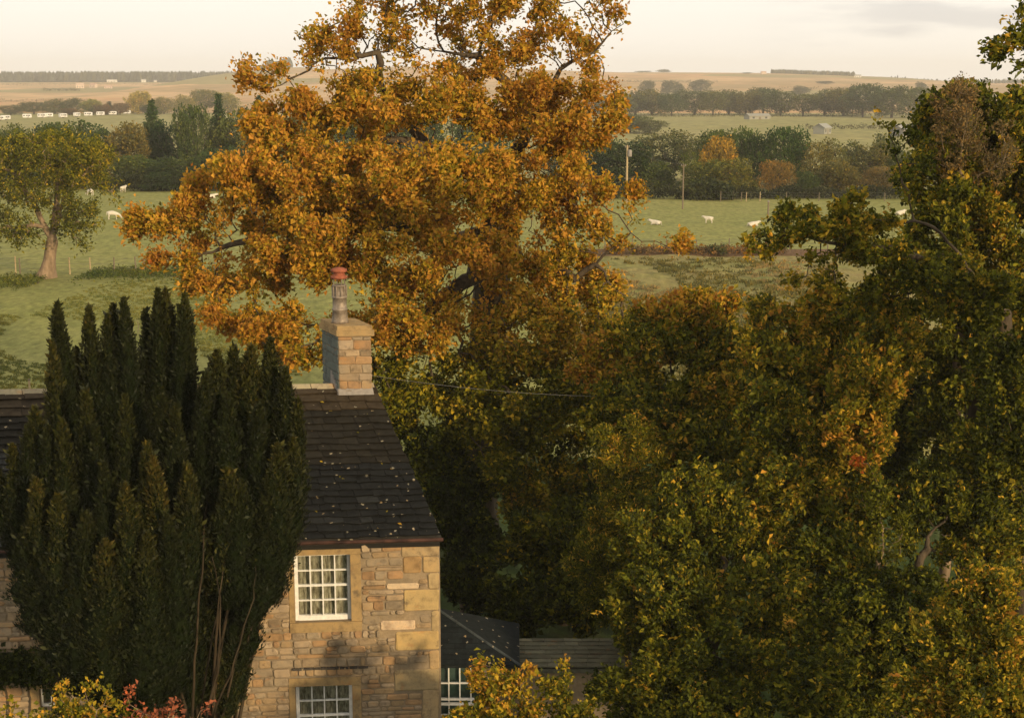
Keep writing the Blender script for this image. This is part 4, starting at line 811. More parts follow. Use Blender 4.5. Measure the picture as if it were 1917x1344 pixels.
# ------------------------------------------------------------------ the old field tree, left
near = blob
near_tree('field_tree', 'old broad ash with stout pale trunk standing at the left wire fence', 'tree', on_ground(98, 111.5),
          [blob(95, 285, 111, 115, 40, .36, 1), blob(20, 310, 111, 70, 50, .36, 1), blob(150, 320, 111, 65, 45, .39, 1), blob(90, 350, 110, 70, 45, .36, .8), blob(-20, 370, 111, 60, 50, .36, .8), blob(185, 345, 111, 36, 28, .39, .6), blob(20, 405, 110, 50, 36, .33, .8), blob(150, 405, 109, 42, 44, .33, .9), blob(25, 446, 110, 66, 18, .33, .7), blob(150, 448, 109, 30, 20, .34, .6), blob(-60, 330, 111, 60, 60, .36, .8)],
          51, fork=P(98, 452, 111.3), natt=1100, step=.5, nleaf=28000, L=.22, Wd=.06, rbase=.46, tip=.03, bm_='palebark', flare=2.0, wig=.5, clus=6, spread=.2, tj=.05, lfp=1.3,
          guides=[[(70, 395, 111), (45, 350, 111), (20, 320, 111)], [(104, 390, 111), (110, 335, 111), (90, 290, 111)], [(118, 370, 111), (150, 335, 111)], [(80, 425, 111), (30, 425, 110.5), (-20, 430, 110)]])

# ------------------------------------------------------------------ middle-distance trees: a few kinds, copied
def proto_broad(seed, h=10., w=9., trunk=.16, n=6400, lump=13, leaf=.36):
    r = np.random.default_rng(seed); bl = [(np.array([0, 0, h * .54]), w * .36, w * .36, h * .38, .5, 1.)]
    for k in range(lump):
        a = r.uniform(0, 6.28); q = r.uniform(.35, .95); zc = h * r.uniform(.2, .84); rw = w * r.uniform(.15, .26)
        k_ = math.sqrt(max(.08, 1 - ((zc / h - .5) / .52) ** 2)); bl.append((np.array([math.cos(a) * w * .42 * q * k_, math.sin(a) * w * .42 * q * k_, zc]), rw, rw, rw * r.uniform(.7, 1.05) * h / w, .5, .8))
    att = blob_points(bl, 330, r, .7); path = np.linspace([0, 0, -.4], [r.normal(0, .2), r.normal(0, .2), h * .32], 6); pts, par = grow(path, att, h * .055, r, it=60, cap=2500, wig=.35)
    rad, kids = radii(pts, par, .035, h * .03); V, F = limbs(pts, par, rad, 5)
    C = blob_points(bl, n // 6, r, .8); D = unit(C - np.array([0, 0, h * .45])); LV, LF = leaves(C, D, r, leaf, leaf * .36, 6, .26, .3, .7); LV[:, 2] = np.maximum(LV[:, 2], .15)
    return V, F, LV, LF
def proto_spruce(seed, h=16., w=6., leaf=.5):
    r = np.random.default_rng(seed); LV = []; V = []; F = []
    path = [(0, 0, 0), (0, 0, h)]; tb = MB().tube([(0, 0, -.4), (0, 0, h * .5), (0, 0, h * .97)], [h * .018, h * .012, .03], 6)
    C = []; D = []; z = h * .1
    while z < h:
        R_ = (w / 2) * (1 - z / h) ** .85 + .12; nb = max(4, int(7 * (1 - z / h)) + 3); a0 = r.uniform(0, 6.28)
        for k in range(nb):
            a = a0 + k * 6.28 / nb + r.normal(0, .2); q = R_ * r.uniform(.75, 1.1); tip = np.array([math.cos(a) * q, math.sin(a) * q, z - q * .32])
            tb.tube([(0, 0, z), tuple(tip)], [.05, .015], 3, False); m_ = max(3, int(q * 7))
            t = r.uniform(.12, 1, (m_, 1)); C.append(np.array([0, 0, z]) * (1 - t) + tip * t + r.normal(0, .12, (m_, 3))); D.append(np.tile(np.array([math.cos(a), math.sin(a), -.4]), (m_, 1)))
        z += h * .032
    C = np.concatenate(C); D = unit(np.concatenate(D)); LV, LF = leaves(C, D, r, leaf, leaf * .2, 5, .1, -.15, 1.0)
    return np.array(tb.v), np.array(tb.f[:0] or [f for f in tb.f if len(f) == 4]), LV, LF
PROTO = {}
def make_proto(key, data, name):
    V, F, LV, LF = data; root = bpy.data.objects.new(name, None); t = fast('trunk', V, F, M['farbark'], root, smooth=True); c = fast('crown', LV, LF, M['far'], root); c['kind'] = 'stuff'
    PROTO[key] = [root, t, c, False, V[:, 2].max(), max(np.abs(LV[:, 0]).max(), np.abs(LV[:, 1]).max()) * 2]
    PROTO[key][4] = LV[:, 2].max()
for k in range(5): make_proto('b%d' % k, proto_broad(60 + k, w=[8.5, 10, 11.5, 9, 7.5][k]), 'broadleaf_tree')
make_proto('s0', proto_spruce(71), 'conifer_tree'); make_proto('s1', proto_spruce(72, w=8.5), 'conifer_tree')
def place(key, loc, h, w, color, label, cat='tree', group=None, rz=None, name=None):
    root, t, c, used, ph, pw = PROTO[key]
    if not used: PROTO[key][3] = True; link(root); o, tt, cc = root, t, c
    else:
        o = link(root.copy()); tt = link(t.copy(), o); cc = link(c.copy(), o)
    if name: o.name = name
    o.location = loc; o.rotation_euler = (0, 0, rz if rz is not None else random.uniform(0, 6.28)); o.scale = (w / pw, w / pw, h / ph)
    tag(o, label, cat, group); cc.color = (*color, 1); tt.color = (*color, 1)
    return o
def belt(x, ytop, d, wpx, key, col, label, cat='tree', group=None, name=None, z=None):
    g = ground_z(0, d) if d < 830 else hz(gp(x, d), d)
    k_ = 1.45 if d < 400 else 1.6; col = tuple(min(.5, v * k_ * q) for v, q in zip(col, (.86, 1.1, .9))) if col not in (GG, GO, BR) else col; wpx = wpx * (1.1 if d < 400 else 1.45)  # leaf colours lightened to stand in for haze, more with distance
    top = P(x, ytop, d); s = ppm(ytop, d); return place(key, (top.x, d, g - .1), top.z - g + .1, wpx / s, col, label, cat, group, name=name)
GG, GO, BR = (.085, .10, .042), (.30, .20, .03), (.14, .10, .04)
# right belt behind the pale field
for a in [(1165, 262, 204, 120, 'b0', (.022, .032, .012), 'blackish green tree directly behind the pole carrying the transformer'),
          (1245, 240, 230, 150, 'b1', GG, 'hazy grey-green tree rising above the belt right of the transformer pole'),
          (1225, 300, 203, 110, 'b3', (.06, .065, .02), 'low olive tree between the transformer pole and the thin pole'),
          (1340, 238, 216, 120, 'b2', (.05, .06, .018), 'mid green tree just left of the two rounded dark green ones'),
          (1345, 252, 205, 86, 'b4', GO, 'tree with a golden yellow crown in the belt right of the thin pole'),
          (1412, 234, 212, 110, 'b1', (.045, .06, .018), 'tallest rounded green tree in the right belt'),
          (1465, 232, 208, 120, 'b2', (.03, .048, .016), 'broad dark green tree at the right shoulder of the tall green pair'),
          (1370, 292, 198, 110, 'b3', (.10, .085, .022), 'ochre-green tree in the front row below the golden crown'),
          (1315, 296, 199, 96, 'b0', (.085, .08, .022), 'olive tree in the front row right beside the thin pole'),
          (1455, 298, 197, 84, 'b2', (.16, .085, .028), 'rust brown round tree before the broad dark green one'),
          (1530, 256, 207, 110, 'b1', (.11, .085, .03), 'tall brownish olive tree beside the broad dark green one'),
          (1570, 300, 198, 100, 'b4', (.10, .075, .026), 'dull brown-green tree of the front row under the metal-roofed barn'),
          (1620, 262, 208, 100, 'b0', (.09, .075, .03), 'brownish tree in the belt just below the metal-roofed barn'),
          (1660, 246, 210, 90, 'b3', (.06, .06, .02), 'olive tree of the belt nearest the ivy-clad tree'),
          (1645, 310, 198, 100, 'b2', (.13, .08, .035), 'faded pinkish-brown tree in the front row near the ivy-clad tree'),
          (1510, 318, 197, 80, 'b3', (.05, .06, .02), 'small green tree wedged between the rust brown and dull brown-green ones'),
          (1710, 280, 200, 90, 'b1', (.06, .06, .022), 'green tree half hidden behind the left flank of the ivy-clad tree'),
          (1110, 250, 214, 130, 'b2', (.035, .05, .018), 'dark green tree seen through the right side of the orange oak'),
          (1050, 240, 220, 130, 'b3', (.045, .05, .018), 'green tree hidden behind the middle of the orange oak'),
          (1790, 262, 205, 120, 'b2', (.05, .055, .02), 'belt tree screened by the ivy-clad tree'), (1880, 250, 210, 130, 'b0', (.06, .06, .022), 'belt tree screened by the right flank of the ivy-clad tree'), (1980, 256, 206, 130, 'b1', (.045, .055, .02), 'belt tree past the ivy-clad tree'), (2090, 244, 212, 140, 'b3', (.07, .06, .022), 'brownish belt tree farthest along the right belt')]: belt(*a)
# left belt
for a in [(20, 228, 224, 120, 'b1', (.05, .055, .018), 'dark olive tree at the far left edge behind the lone field ash'),
          (95, 224, 232, 130, 'b2', (.045, .055, .018), 'dark green tree right behind the crown of the lone field ash'),
          (170, 221, 234, 120, 'b3', (.04, .052, .018), 'green tree just right of the top of the lone field ash'),
          (232, 226, 226, 110, 'b0', (.12, .08, .025), 'russet-tinged tree left of the spire-topped spruce'),
          (283, 184, 236, 96, 's1', (.04, .055, .022), 'pointed spruce standing alone above the left belt', 'conifer', None, 'conifer_tree'),
          (250, 288, 216, 110, 'b4', (.06, .068, .02), 'rounded olive bush-like tree at the foot of the pointed spruce'),
          (325, 222, 230, 90, 'b1', (.028, .045, .02), 'dark blue-green tree between the pointed spruce and the tall wood'),
          (365, 190, 222, 100, 'b2', (.05, .058, .02), 'tall green tree at the left end of the high wood'),
          (408, 172, 226, 90, 's1', (.035, .05, .02), 'tallest conifer standing up from the high wood left of the oak', 'conifer', None, 'conifer_tree'),
          (440, 195, 222, 110, 'b3', (.06, .062, .02), 'olive tree in the high wood just right of the tallest conifer'),
          (484, 176, 228, 90, 's1', (.028, .042, .022), 'dark conifer at the edge of the high wood touching the oak', 'conifer', None, 'conifer_tree'),
          (345, 290, 212, 110, 'b0', (.04, .05, .018), 'dark green tree in the lower front of the high wood'),
          (420, 270, 211, 120, 'b1', (.035, .048, .018), 'deep green tree above the hedge left of the orange oak'),
          (500, 230, 214, 130, 'b2', (.10, .085, .028), 'tan-green tree peeping past the left side of the oak crown'),
          (570, 205, 222, 140, 'b4', (.09, .08, .028), 'soft olive tree behind the upper left of the oak'),
          (660, 190, 224, 150, 'b3', (.055, .06, .022), 'green tree hidden behind the heart of the oak on the left'),
          (780, 190, 226, 150, 'b1', (.04, .05, .02), 'dark tree seen in the gap in the middle of the oak'),
          (900, 200, 226, 150, 'b2', (.045, .055, .02), 'dark tree behind the main fork of the oak'),
          (300, 320, 209, 100, 'b3', (.028, .038, .014), 'shadowy dark tree at the back of the left pasture'),
          (150, 300, 214, 110, 'b1', (.032, .044, .015), 'dark tree filling the belt beneath the ash canopy right side'),
          (40, 290, 216, 120, 'b0', (.034, .045, .015), 'dark tree filling the belt beneath the ash canopy left side')]: belt(*a)
# mid hedges: long leafy banks
def hedge(name, label, x0, x1, y, d, h, col, seed, n=5000, wid=1.6, key='leaf', cat='hedge', lf=None):
    r = np.random.default_rng(seed); xa, xb = gp(x0, d), gp(x1, d); zf = (lambda x: ground_z(0, d)) if d < 830 else (lambda x: hz(x, d))
    c = np.array([(xa + xb) / 2, d, zf((xa + xb) / 2)]); t = r.uniform(xa, xb, n // 5); hh = h * (.75 + .3 * np.sin(t * .9 + seed) * np.sin(t * .31) + r.normal(0, .08, len(t)))
    zg = np.array([zf(v) for v in t]) if d >= 830 else np.full(len(t), zf(0)); C = np.stack([t, d + r.normal(0, wid * .4, len(t)), zg + hh * r.uniform(.02, 1, len(t)) ** .7], 1)
    lf_ = lf or max(.22, h * .14); V, F = leaves(C, np.tile([0, -.4, .5], (len(C), 1)), r, lf_, lf_ * .4, 5, lf_ * .6)
    e = empty(name, c); tag(e, label, cat); f_ = fast('foliage', V, F, M['far'], e, at=c); f_['kind'] = 'stuff'; f_.color = (*col, 1)
    k = int((xb - xa) / max(3, h * 1.5)); sm = MB()
    for x in np.linspace(xa, xb, max(3, min(k, 40))): z_ = zf(x); sm.tube([(x - c[0], 0, z_ - c[2] - .1), (x - c[0] + .1, .05, z_ - c[2] + h * .6)], [.06, .03], 5)
    so = sm.build('stems', M['farbark'], e); so['kind'] = 'stuff'
    return e
hedge('hedgerow', 'low dark hedge along the back edge of the left pasture behind the white cattle', 210, 640, 355, 208, 2.3, (.022, .032, .012), 1, 9000)
hedge('hedgerow', 'dark hedge at the foot of the right tree belt behind the poles', 1130, 2200, 372, 193, 1.7, (.028, .036, .013), 2, 20000)
hedge('bramble_bank', 'dark green bramble bank just right of the thin pole', 1285, 1362, 365, 191, 2.4, (.03, .044, .016), 3, 2500, cat='brambles')
hedge('weed_and_shadow_bank', 'strip of long dark weeds under the wire fence right of the lone ash', 172, 420, 500, 113.2, .42, (.075, .10, .022), 4, 7000, 4.5, cat='weeds', lf=.13)
hedge('weed_and_shadow_bank', 'dark weed strip standing in for the ash shadow at the left pasture edge', -80, 80, 515, 108, .3, (.075, .10, .022), 5, 5000, 4.5, cat='weeds', lf=.13)  # dark leaves laid as the shadow band left of the ash
hedge('rush_bank', 'red-brown rush and bracken bank between pale field and rough pasture', 1130, 1460, 455, 128.5, .6, (.15, .095, .042), 6, 5200, 2.6, cat='rushes', lf=.16)
hedge('rush_bank', 'short dark green rush clump in the red-brown bank', 1322, 1352, 455, 127.5, .75, (.06, .07, .025), 8, 600, 1.2, cat='rushes', lf=.16)
hedge('thorn_scrub', 'grey leafless thorn scrub in the rough pasture beneath the long limb', 1590, 1720, 600, 62, 1.7, (.09, .08, .045), 7, 2600, 2.2, cat='scrub')
# rush tussocks in the rough pasture and the tufts in the left pasture
def tussocks(name, x0, x1, d0, d1, n, size, col, seed, lab):
    r = np.random.default_rng(seed); d = np.exp(r.uniform(np.log(d0), np.log(d1), n * 3)); px_ = r.uniform(x0, x1, n * 3); x = (px_ - CX) / FPX * d * 1.02
    q = vnoise(x / 3.5, d / 6, seed) > .02; d, x = d[q][:n], x[q][:n]; zz_ = np.array([ground_z(0, v) for v in d]) + .02; C = np.stack([x, d, zz_], 1); k = 14
    c = np.repeat(C, k, 0) + np.concatenate([r.normal(0, size * .55, (len(C) * k, 1)), r.normal(0, size * .3, (len(C) * k, 1)), np.zeros((len(C) * k, 1))], 1)
    dv = unit(np.stack([r.normal(0, .7, len(c)), r.normal(0, .5, len(c)), np.ones(len(c))], 1)); l = r.uniform(.4, 1.1, (len(c), 1)) * size; w = unit(np.cross(dv, np.array([0, 1, .1])) ) * l * .16
    V = np.stack([c - w, c + w, c + dv * l], 1).reshape(-1, 3); o = fast(name, V, np.arange(len(V)).reshape(-1, 3), M['far']); tag(o, lab, 'grass', kind='stuff', color=col)
tussocks('rush_tussocks', 1080, 1560, 66, 124, 1500, .34, (.085, .085, .028), 21, 'coarse tufts of rush across the rough pasture')
tussocks('pale_tussocks', 1080, 1560, 66, 124, 1100, .3, (.19, .15, .07), 22, 'bleached tufts of dead grass across the rough pasture')
tussocks('pasture_tufts', -60, 560, 62, 110, 3600, .15, (.125, .138, .036), 23, 'short darker tufts of grass in the left pasture')

# ------------------------------------------------------------------ fences, poles
def wire_fence(label, xs, y, d, h=1.25, pale=(), tilt=.03, name='wire_fence', heights=None):
    r = random.Random(int(d)); x0 = gp(xs[0], d); e = empty(name, (x0, d, ground_z(0, d))); tag(e, label, 'fence'); tops = []
    for i, x in enumerate(xs):
        X = gp(x, d) - x0; hh = h * r.uniform(.92, 1.1); tx = r.uniform(-tilt, tilt)
        MB().tube([(X, 0, -.2), (X + tx * .4, 0, hh * .5), (X + tx, 0, hh)], [.06, .055, .05], 6).build('post', M['palewood' if i in pale else 'wood'], e); tops.append((X, tx, hh))
    for q in (.35, .62, .9):
        MB().tube([(X + tx * q, -.05, hh * q) for X, tx, hh in tops], .008, 4).build('wire', M['wire'], e)
    return e
wire_fence('post and wire fence crossing the left pasture beside the lone ash', [-60, -30, 5, 42, 50, 142, 180, 224, 264, 279, 321, 366, 410], 503, 113.6, pale=(3, 5, 6), h=1.35)
wire_fence('post and wire fence along the bank between pale field and rough pasture', [1130, 1180, 1243, 1298, 1358, 1412, 1470, 1540], 450, 130.5, h=1.05)
wire_fence('short fence posts in front of the right tree belt', [1340, 1378, 1387, 1412, 1460, 1520, 1580, 1640, 1690], 378, 188.5, h=1.25, pale=(2, 3))
for px_, py_, lab in ((53, 690, 'lone short wooden post in the left pasture above the house roof'),):
    d = 66.5; e = empty('field_post', (gp(px_, d), d, ground_z(0, d))); tag(e, lab, 'post'); MB().tube([(0, 0, -.2), (.02, 0, 1.08)], .05, 6).build('stake', M['palewood'], e); MB().tube([(.02, 0, 1.0), (.02, 0, 1.09)], .055, 6).build('cap', M['wood'], e)
for px_, lab in ((238, 'thin leaning stick left of three in the pasture'), (262, 'middle thin stick of three in the pasture'), (291, 'upright thin stick right of three in the pasture')):
    d = 86.; e = empty('marker_stick', (gp(px_, d), d, 0)); tag(e, lab, 'stick', 'thin sticks in the left pasture'); MB().tube([(0, 0, -.1), (.05, 0, .4), (.02, 0, .8)], [.02, .018, .012], 5).build('stem', M['wood'], e); MB().tube([(.04, 0, .5), (-.1, 0, .78)], [.012, .006], 4).build('twig', M['wood'], e)
def pole(label, x, ytop, d, transformer=False, lean=0, w_=.15):
    b_ = Vector((gp(x, d), d, ground_z(0, d))); H = P(x, ytop, d).z - b_.z; e = empty('utility_pole', b_); tag(e, label, 'pole')
    MB().tube([(0, 0, -.3), (lean * .5, 0, H * .5), (lean, 0, H)], [w_, w_ * .9, w_ * .75], 8).build('post', M['palewood' if transformer else 'wood'], e)
    MB().box(-.3 + lean, .3 + lean, -.05, .05, H - .33, H - .25).build('crossarm', M['wood'], e)
    for q in (-.25, .25): MB().lathe([(.03, 0), (.06, .05), (.04, .1), (.06, .15), (.02, .2)], (q + lean, 0, H - .25), 8).build('insulator', M['lead'], e)
    if transformer:
        MB().lathe([(.02, 0), (.26, .02), (.28, .1), (.28, .8), (.2, .88), (.05, .92)], (.32 + lean, -.1, H - 1.5), 12).build('transformer', M['lead'], e, True)
        MB().box(-.35, .35, -.05, .05, H * .42, H * .42 + .08).build('anchor_bracket', M['wood'], e)
    return b_ + Vector((lean, 0, H))
t1 = pole('tall utility pole carrying a grey transformer beside the oak', 1168, 272, 186, True)
t2 = pole('thin bare utility pole standing in the pale field behind the white cow', 1271, 307, 177, w_=.1)
b_ = P(1437, 417, 160); e = empty('field_post', (b_.x, 160, 0)); tag(e, 'tall dark field post above the yellowing branch at the edge of the pale field', 'post')
MB().tube([(0, 0, -.2), (.03, 0, 1.1), (.02, 0, 2.2)], [.11, .1, .09], 7).build('stake', M['wood'], e); MB().tube([(.02, 0, 2.15), (.02, 0, 2.3)], .12, 7).build('cap', M['lead'], e)
def cable(name, label, a, b_, sag, rad=.012, n=24):
    pts = [a.lerp(b_, t) - Vector((0, 0, sag * 4 * t * (1 - t))) for t in np.linspace(0, 1, n)]; o = MB().tube([p - a for p in pts], rad, 5).build(name, M['wire']); o.location = a; tag(o, label, 'cable')
cable('power_cable', 'power line slung from the transformer pole to the thin pole', t1, t2, .6)
cable('phone_cable', 'pale phone line running from the chimney toward the garden trees', cpt(cw + .01, .3, P(697, 704, 33.5).z), P(1120, 742, 36.5), .1, .005)

# ------------------------------------------------------------------ white cattle
def beast(kind):
    """one continuous body, grown over a skeleton"""
    if kind == 'stand': J = [((0, 0, 1.1), .33), ((.55, 0, 1.12), .36), ((1.05, 0, 1.1), .34), ((1.4, 0, 1.25), .2), ((1.68, 0, 1.42), .15), ((1.98, 0, 1.28), .09)]; legs = 1
    elif kind == 'graze': J = [((0, 0, 1.1), .33), ((.55, 0, 1.12), .36), ((1.05, 0, 1.08), .34), ((1.45, 0, .85), .2), ((1.72, 0, .5), .14), ((1.88, .02, .2), .09)]; legs = 1
    else: J = [((0, 0, .38), .33), ((.55, 0, .42), .38), ((1.05, 0, .42), .34), ((1.42, .05, .66), .19), ((1.7, .1, .8), .15), ((1.98, .12, .66), .09)]; legs = 0
    V = [j[0] for j in J]; Rr = [j[1] for j in J]; E = [(i, i + 1) for i in range(5)]
    def add(p, chain):
        for q, rr in chain: V.append(q); Rr.append(rr); E.append((p, len(V) - 1)); p = len(V) - 1
    for sy in (-1, 1):
        y = .2 * sy
        if legs:
            add(0, [((-.02, y, .78), .17), ((.0, y, .56), .1), ((-.1, y, .34), .065), ((-.06, y, .04), .06)]); add(2, [((1.05, y, .74), .15), ((1.08, y, .42), .075), ((1.07, y, .05), .055)])
        else:
            add(0, [((.02, y * 1.9, .2), .16), ((.35, y * 2.1, .1), .08), ((.12, y * 2.3, .06), .06)]); add(2, [((1.1, y * 1.6, .2), .13), ((1.38, y * 1.6, .08), .07), ((1.2, y * 1.8, .05), .05)])
        add(4, [((J[4][0][0] - .04, J[4][0][1] + .2 * sy, J[4][0][2] + .06), .05)])
    add(0, [((-.33, 0, J[0][0][2] + .12), .05), ((-.4, 0, J[0][0][2] - .45), .03)])
    me = bpy.data.meshes.new('cow_body'); me.from_pydata(V, E, []); o = bpy.data.objects.new('white_cow', me)
    md = o.modifiers.new('skin', 'SKIN'); md.use_smooth_shade = True
    for sk, rr in zip(me.skin_vertices[0].data, Rr): sk.radius = (rr, rr)
    me.skin_vertices[0].data[0].use_root = True
    sb_ = o.modifiers.new('sub', 'SUBSURF'); sb_.levels = 2; sb_.render_levels = 2; me.materials.append(M['hide']); return o
KIND = {k: beast(k) for k in ('stand', 'graze', 'lie')}; used_k = set()
for kd, x, y, rz, L, lab in [('graze', 230, 412, .15, 1.9, 'white cow grazing with lowered head in the left pasture beside the oak branches'),
                          ('graze', 186, 367, 2.6, 1.75, 'small white cow grazing near the back of the left pasture right of the ash'),
                          ('stand', 249, 361, 1.2, 1.7, 'white cow standing end-on against the back hedge of the left pasture'),
                          ('lie', 410, 372, .3, 1.9, 'white cow half hidden by the outer leaves of the oak'),
                          ('stand', 1317, 419, math.pi - .25, 1.45, 'white cow standing on four legs in the open pale field'),
                          ('lie', 1403, 424, .12, 1.7, 'white cow lying flat in the pale field beside the yellowing branch'),
                          ('lie', 1220, 421, 2.8, 1.7, 'white cow lying just off the oak branch tip in the pale field'),
                          ('lie', 1672, 403, .5, 1.8, 'white cow lying half hidden behind the foliage at the ivy-clad tree')]:
    a = PITCH + math.atan((y - CY) / FPX); d = CAM_H / math.tan(a); o = KIND[kd] if kd not in used_k else KIND[kd].copy(); used_k.add(kd); link(o)
    k = L / 2.2 * .86; o.scale = (k, k, k); o.rotation_euler = (0, 0, rz); o.location = Vector((gp(x, d), d, ground_z(0, d))) - Matrix.Rotation(rz, 3, 'Z') @ Vector((.8 * k, 0, 0)); o.location.z += .02
    tag(o, lab, 'cow', 'white cattle grazing the fields', color=(.5, .45, .36))

# ------------------------------------------------------------------ far valley: trees, caravans, farms, woods
def far_d(y): return CAM_H / math.tan(PITCH + math.atan((y - CY) / FPX))
FAR_L = [(20, 196, 800, 44, 'b1', GG, 'grey-green far tree at the left edge above the caravans'), (62, 190, 815, 48, 'b2', GG, 'broad greyish far tree above the long white caravan row'), (100, 184, 830, 46, 'b3', (.075, .07, .035), 'far tree with pale domed top above the caravans'), (135, 182, 840, 44, 'b1', (.07, .065, .035), 'dull green far tree in the middle of the caravan park trees'),
         (172, 185, 800, 40, 'b4', (.14, .12, .04), 'yellow-green far tree behind the white caravans'), (204, 190, 805, 26, 's0', (.03, .045, .025), 'narrow dark conifer among the caravan park trees'), (192, 194, 790, 26, 'b0', BR, 'small brown far tree left of the narrow dark conifer'), (224, 192, 800, 34, 'b2', BR, 'brownish far tree right of the narrow dark conifer'),
         (257, 169, 835, 40, 'b4', (.24, .16, .04), 'tall yellow poplar-like far tree above the caravans'), (305, 180, 830, 42, 'b1', (.13, .10, .04), 'tan far tree right of the tall yellow one'), (345, 176, 840, 40, 'b3', (.16, .12, .045), 'pale ochre far tree behind the pointed spruce'), (382, 166, 850, 52, 'b2', (.11, .09, .04), 'broad tan far tree behind the tallest conifer'), (425, 172, 840, 40, 'b4', (.17, .13, .05), 'pale gold far tree just left of the oak'),
         (130, 202, 790, 26, 'b0', BR, 'small rusty far tree in front of the caravan park trees'), (280, 196, 800, 36, 'b0', GG, 'squat grey far tree beneath the tall yellow one')]
for x, yt, d, w, k, c, lab in FAR_L: belt(x, yt, d, w, k, c, lab)
FAR_R = [(1130, 178, 770, 60), (1162, 172, 780, 52), (1190, 168, 790, 50), (1222, 166, 800, 56), (1258, 174, 770, 50), (1300, 166, 800, 62), (1336, 168, 790, 54), (1366, 166, 810, 52), (1398, 168, 790, 50), (1430, 162, 800, 58), (1462, 166, 780, 54), (1505, 174, 770, 62), (1545, 166, 790, 60), (1582, 163, 770, 62), (1618, 154, 740, 70), (1672, 158, 720, 84), (1720, 162, 730, 60)]
FR_LAB = ['far tree of the long row seen just right of the oak crown edge', 'dark far tree where the long row meets the oak crown', 'high far tree at the left start of the long row', 'far tree below the grey pair on the orange hill', 'low-crowned far tree beneath the small hill trees', 'wide far tree in the left half of the long row', 'far tree left of the light gap in the long row', 'far tree right of the light gap in the long row', 'far tree above the pale barn in the long row',
          'tallest domed far tree in the middle of the long row', 'dense far tree right of the tallest domed one', 'low wide far tree in the long row under the flat-topped hill', 'blue-grey far tree under the right end of the flat-topped hill', 'dark far tree below the pale cottage on the hill', 'large rounded far tree toward the right end of the long row', 'largest spreading far tree standing apart left of the ivy-clad tree', 'far tree half behind the shoulder of the ivy-clad tree']
for i, ((x, yt, d, w), lab) in enumerate(zip(FAR_R, FR_LAB)):
    belt(x, yt, d, w, ['b1', 'b2', 'b3', 'b0', 'b2'][i % 5], [(.05, .055, .025), (.075, .07, .03), (.06, .06, .028), (.085, .07, .03), (.045, .055, .03)][i % 5], lab)
belt(1180, 215, 480, 70, 'b2', (.05, .055, .025), 'mid-distance tree in the mist behind the transformer pole')
belt(1215, 222, 470, 60, 'b1', (.07, .065, .03), 'misty mid-distance tree in the gap above the grey-green one')
hedge('hedgerow', 'thin dark hedge under the long far row of trees on the right', 1130, 1720, 215, 745, 2.2, (.05, .055, .022), 31, 6000, 3)
hedge('hedgerow', 'short hedge in the misty green field above the right belt', 1490, 1700, 238, 520, 2.0, (.06, .06, .025), 32, 2600, 3)
HILL = [(1203, 133, 2600, 26, 'b1', 'round dark tree on the skyline of the orange hill, left of the pair'), (1242, 130, 2600, 22, 'b3', 'dark tree on the skyline of the orange hill, right of the pair'), (1210, 150, 1500, 30, 'b2', 'grey-green hill tree below the skyline pair'), (1250, 150, 1500, 24, 'b0', 'dark hill tree standing right under the skyline pair'), (1271, 153, 1450, 20, 'b3', 'small hill tree to the right of the dark one'),
        (1312, 148, 1600, 40, 'b1', 'broad brownish hill tree on the orange slope'), (1372, 138, 2500, 16, 'b2', 'small skyline tree just left of the hill farm'), (1398, 136, 2500, 18, 'b4', 'small rust skyline tree at the hill farm'), (1726, 152, 1500, 22, 'b1', 'lone round tree on the skyline just left of the ivy dome'),
        (1545, 152, 1900, 30, 'b2', 'hill tree on the slope beneath the flat-topped wood'), (1500, 160, 1500, 34, 'b3', 'greenish hill tree below the flat-topped wood'), (1100, 160, 1500, 36, 'b0', 'hill tree peeping past the right side of the oak')]
for x, yt, d, w, k, lab in HILL: belt(x, yt, d, w, k, (.06, .055, .028), lab)
for i, (x0, x1, d, lab) in enumerate([(-40, 200, 1250, 'hill hedge across the lowest tan field on the left'), (110, 180, 1800, 'clump-like hedge left of the pink-roofed hill farm'), (0, 470, 2150, 'long thin hedge across the upper tan fields on the left'), (1140, 1440, 1300, 'hill hedge above the long far tree row on the right'), (1150, 1330, 1900, 'upper hedge across the orange hill'), (1440, 1720, 1700, 'hedge below the flat-topped wood on the right')]):
    hedge('hill_hedge', lab, x0, x1, 170, d, 3.0 if d < 1500 else 4.0, (.06, .055, .028), 40 + i, 1500, 5)
# dark plantations along the skylines: one far-off mass each
def wood(name, label, x0, x1, d0, d1, n, h, seed, col):
    r = np.random.default_rng(seed); d = r.uniform(d0, d1, n); x = (r.uniform(x0, x1, n) - CX) / FPX * d * 1.02; z = hill_z(x, d) - .5; hh = h * r.uniform(.75, 1.15, n); k = 6; V = []
    for j in range(n):
        a = np.arange(k) * 2 * np.pi / k + r.uniform(0, 1); w = hh[j] * r.uniform(.2, .32); ring = np.stack([np.cos(a) * w, np.sin(a) * w, 0 * a + hh[j] * .2], 1); mid = np.stack([np.cos(a + .4) * w * .7, np.sin(a + .4) * w * .7, 0 * a + hh[j] * .6], 1)
        V.append(np.concatenate([ring, mid, [[0, 0, hh[j]]], [[0, 0, 0]]]) + np.array([x[j], d[j], z[j]]))
    V = np.concatenate(V); f = []
    for q in range(k): q2 = (q + 1) % k; f += [(q, q2, k + q2), (q, k + q2, k + q), (k + q, k + q2, 2 * k), (q2, q, 2 * k + 1)]
    F = (np.arange(n)[:, None, None] * (2 * k + 2) + np.array(f)[None]).reshape(-1, 3); tag(fast(name, V, F, M['far']), label, 'wood', kind='stuff', color=col)
wood('hilltop_plantation', 'long dark conifer plantation along the left skyline', -260, 560, 2620, 2880, 2600, 19, 1, (.035, .045, .03))
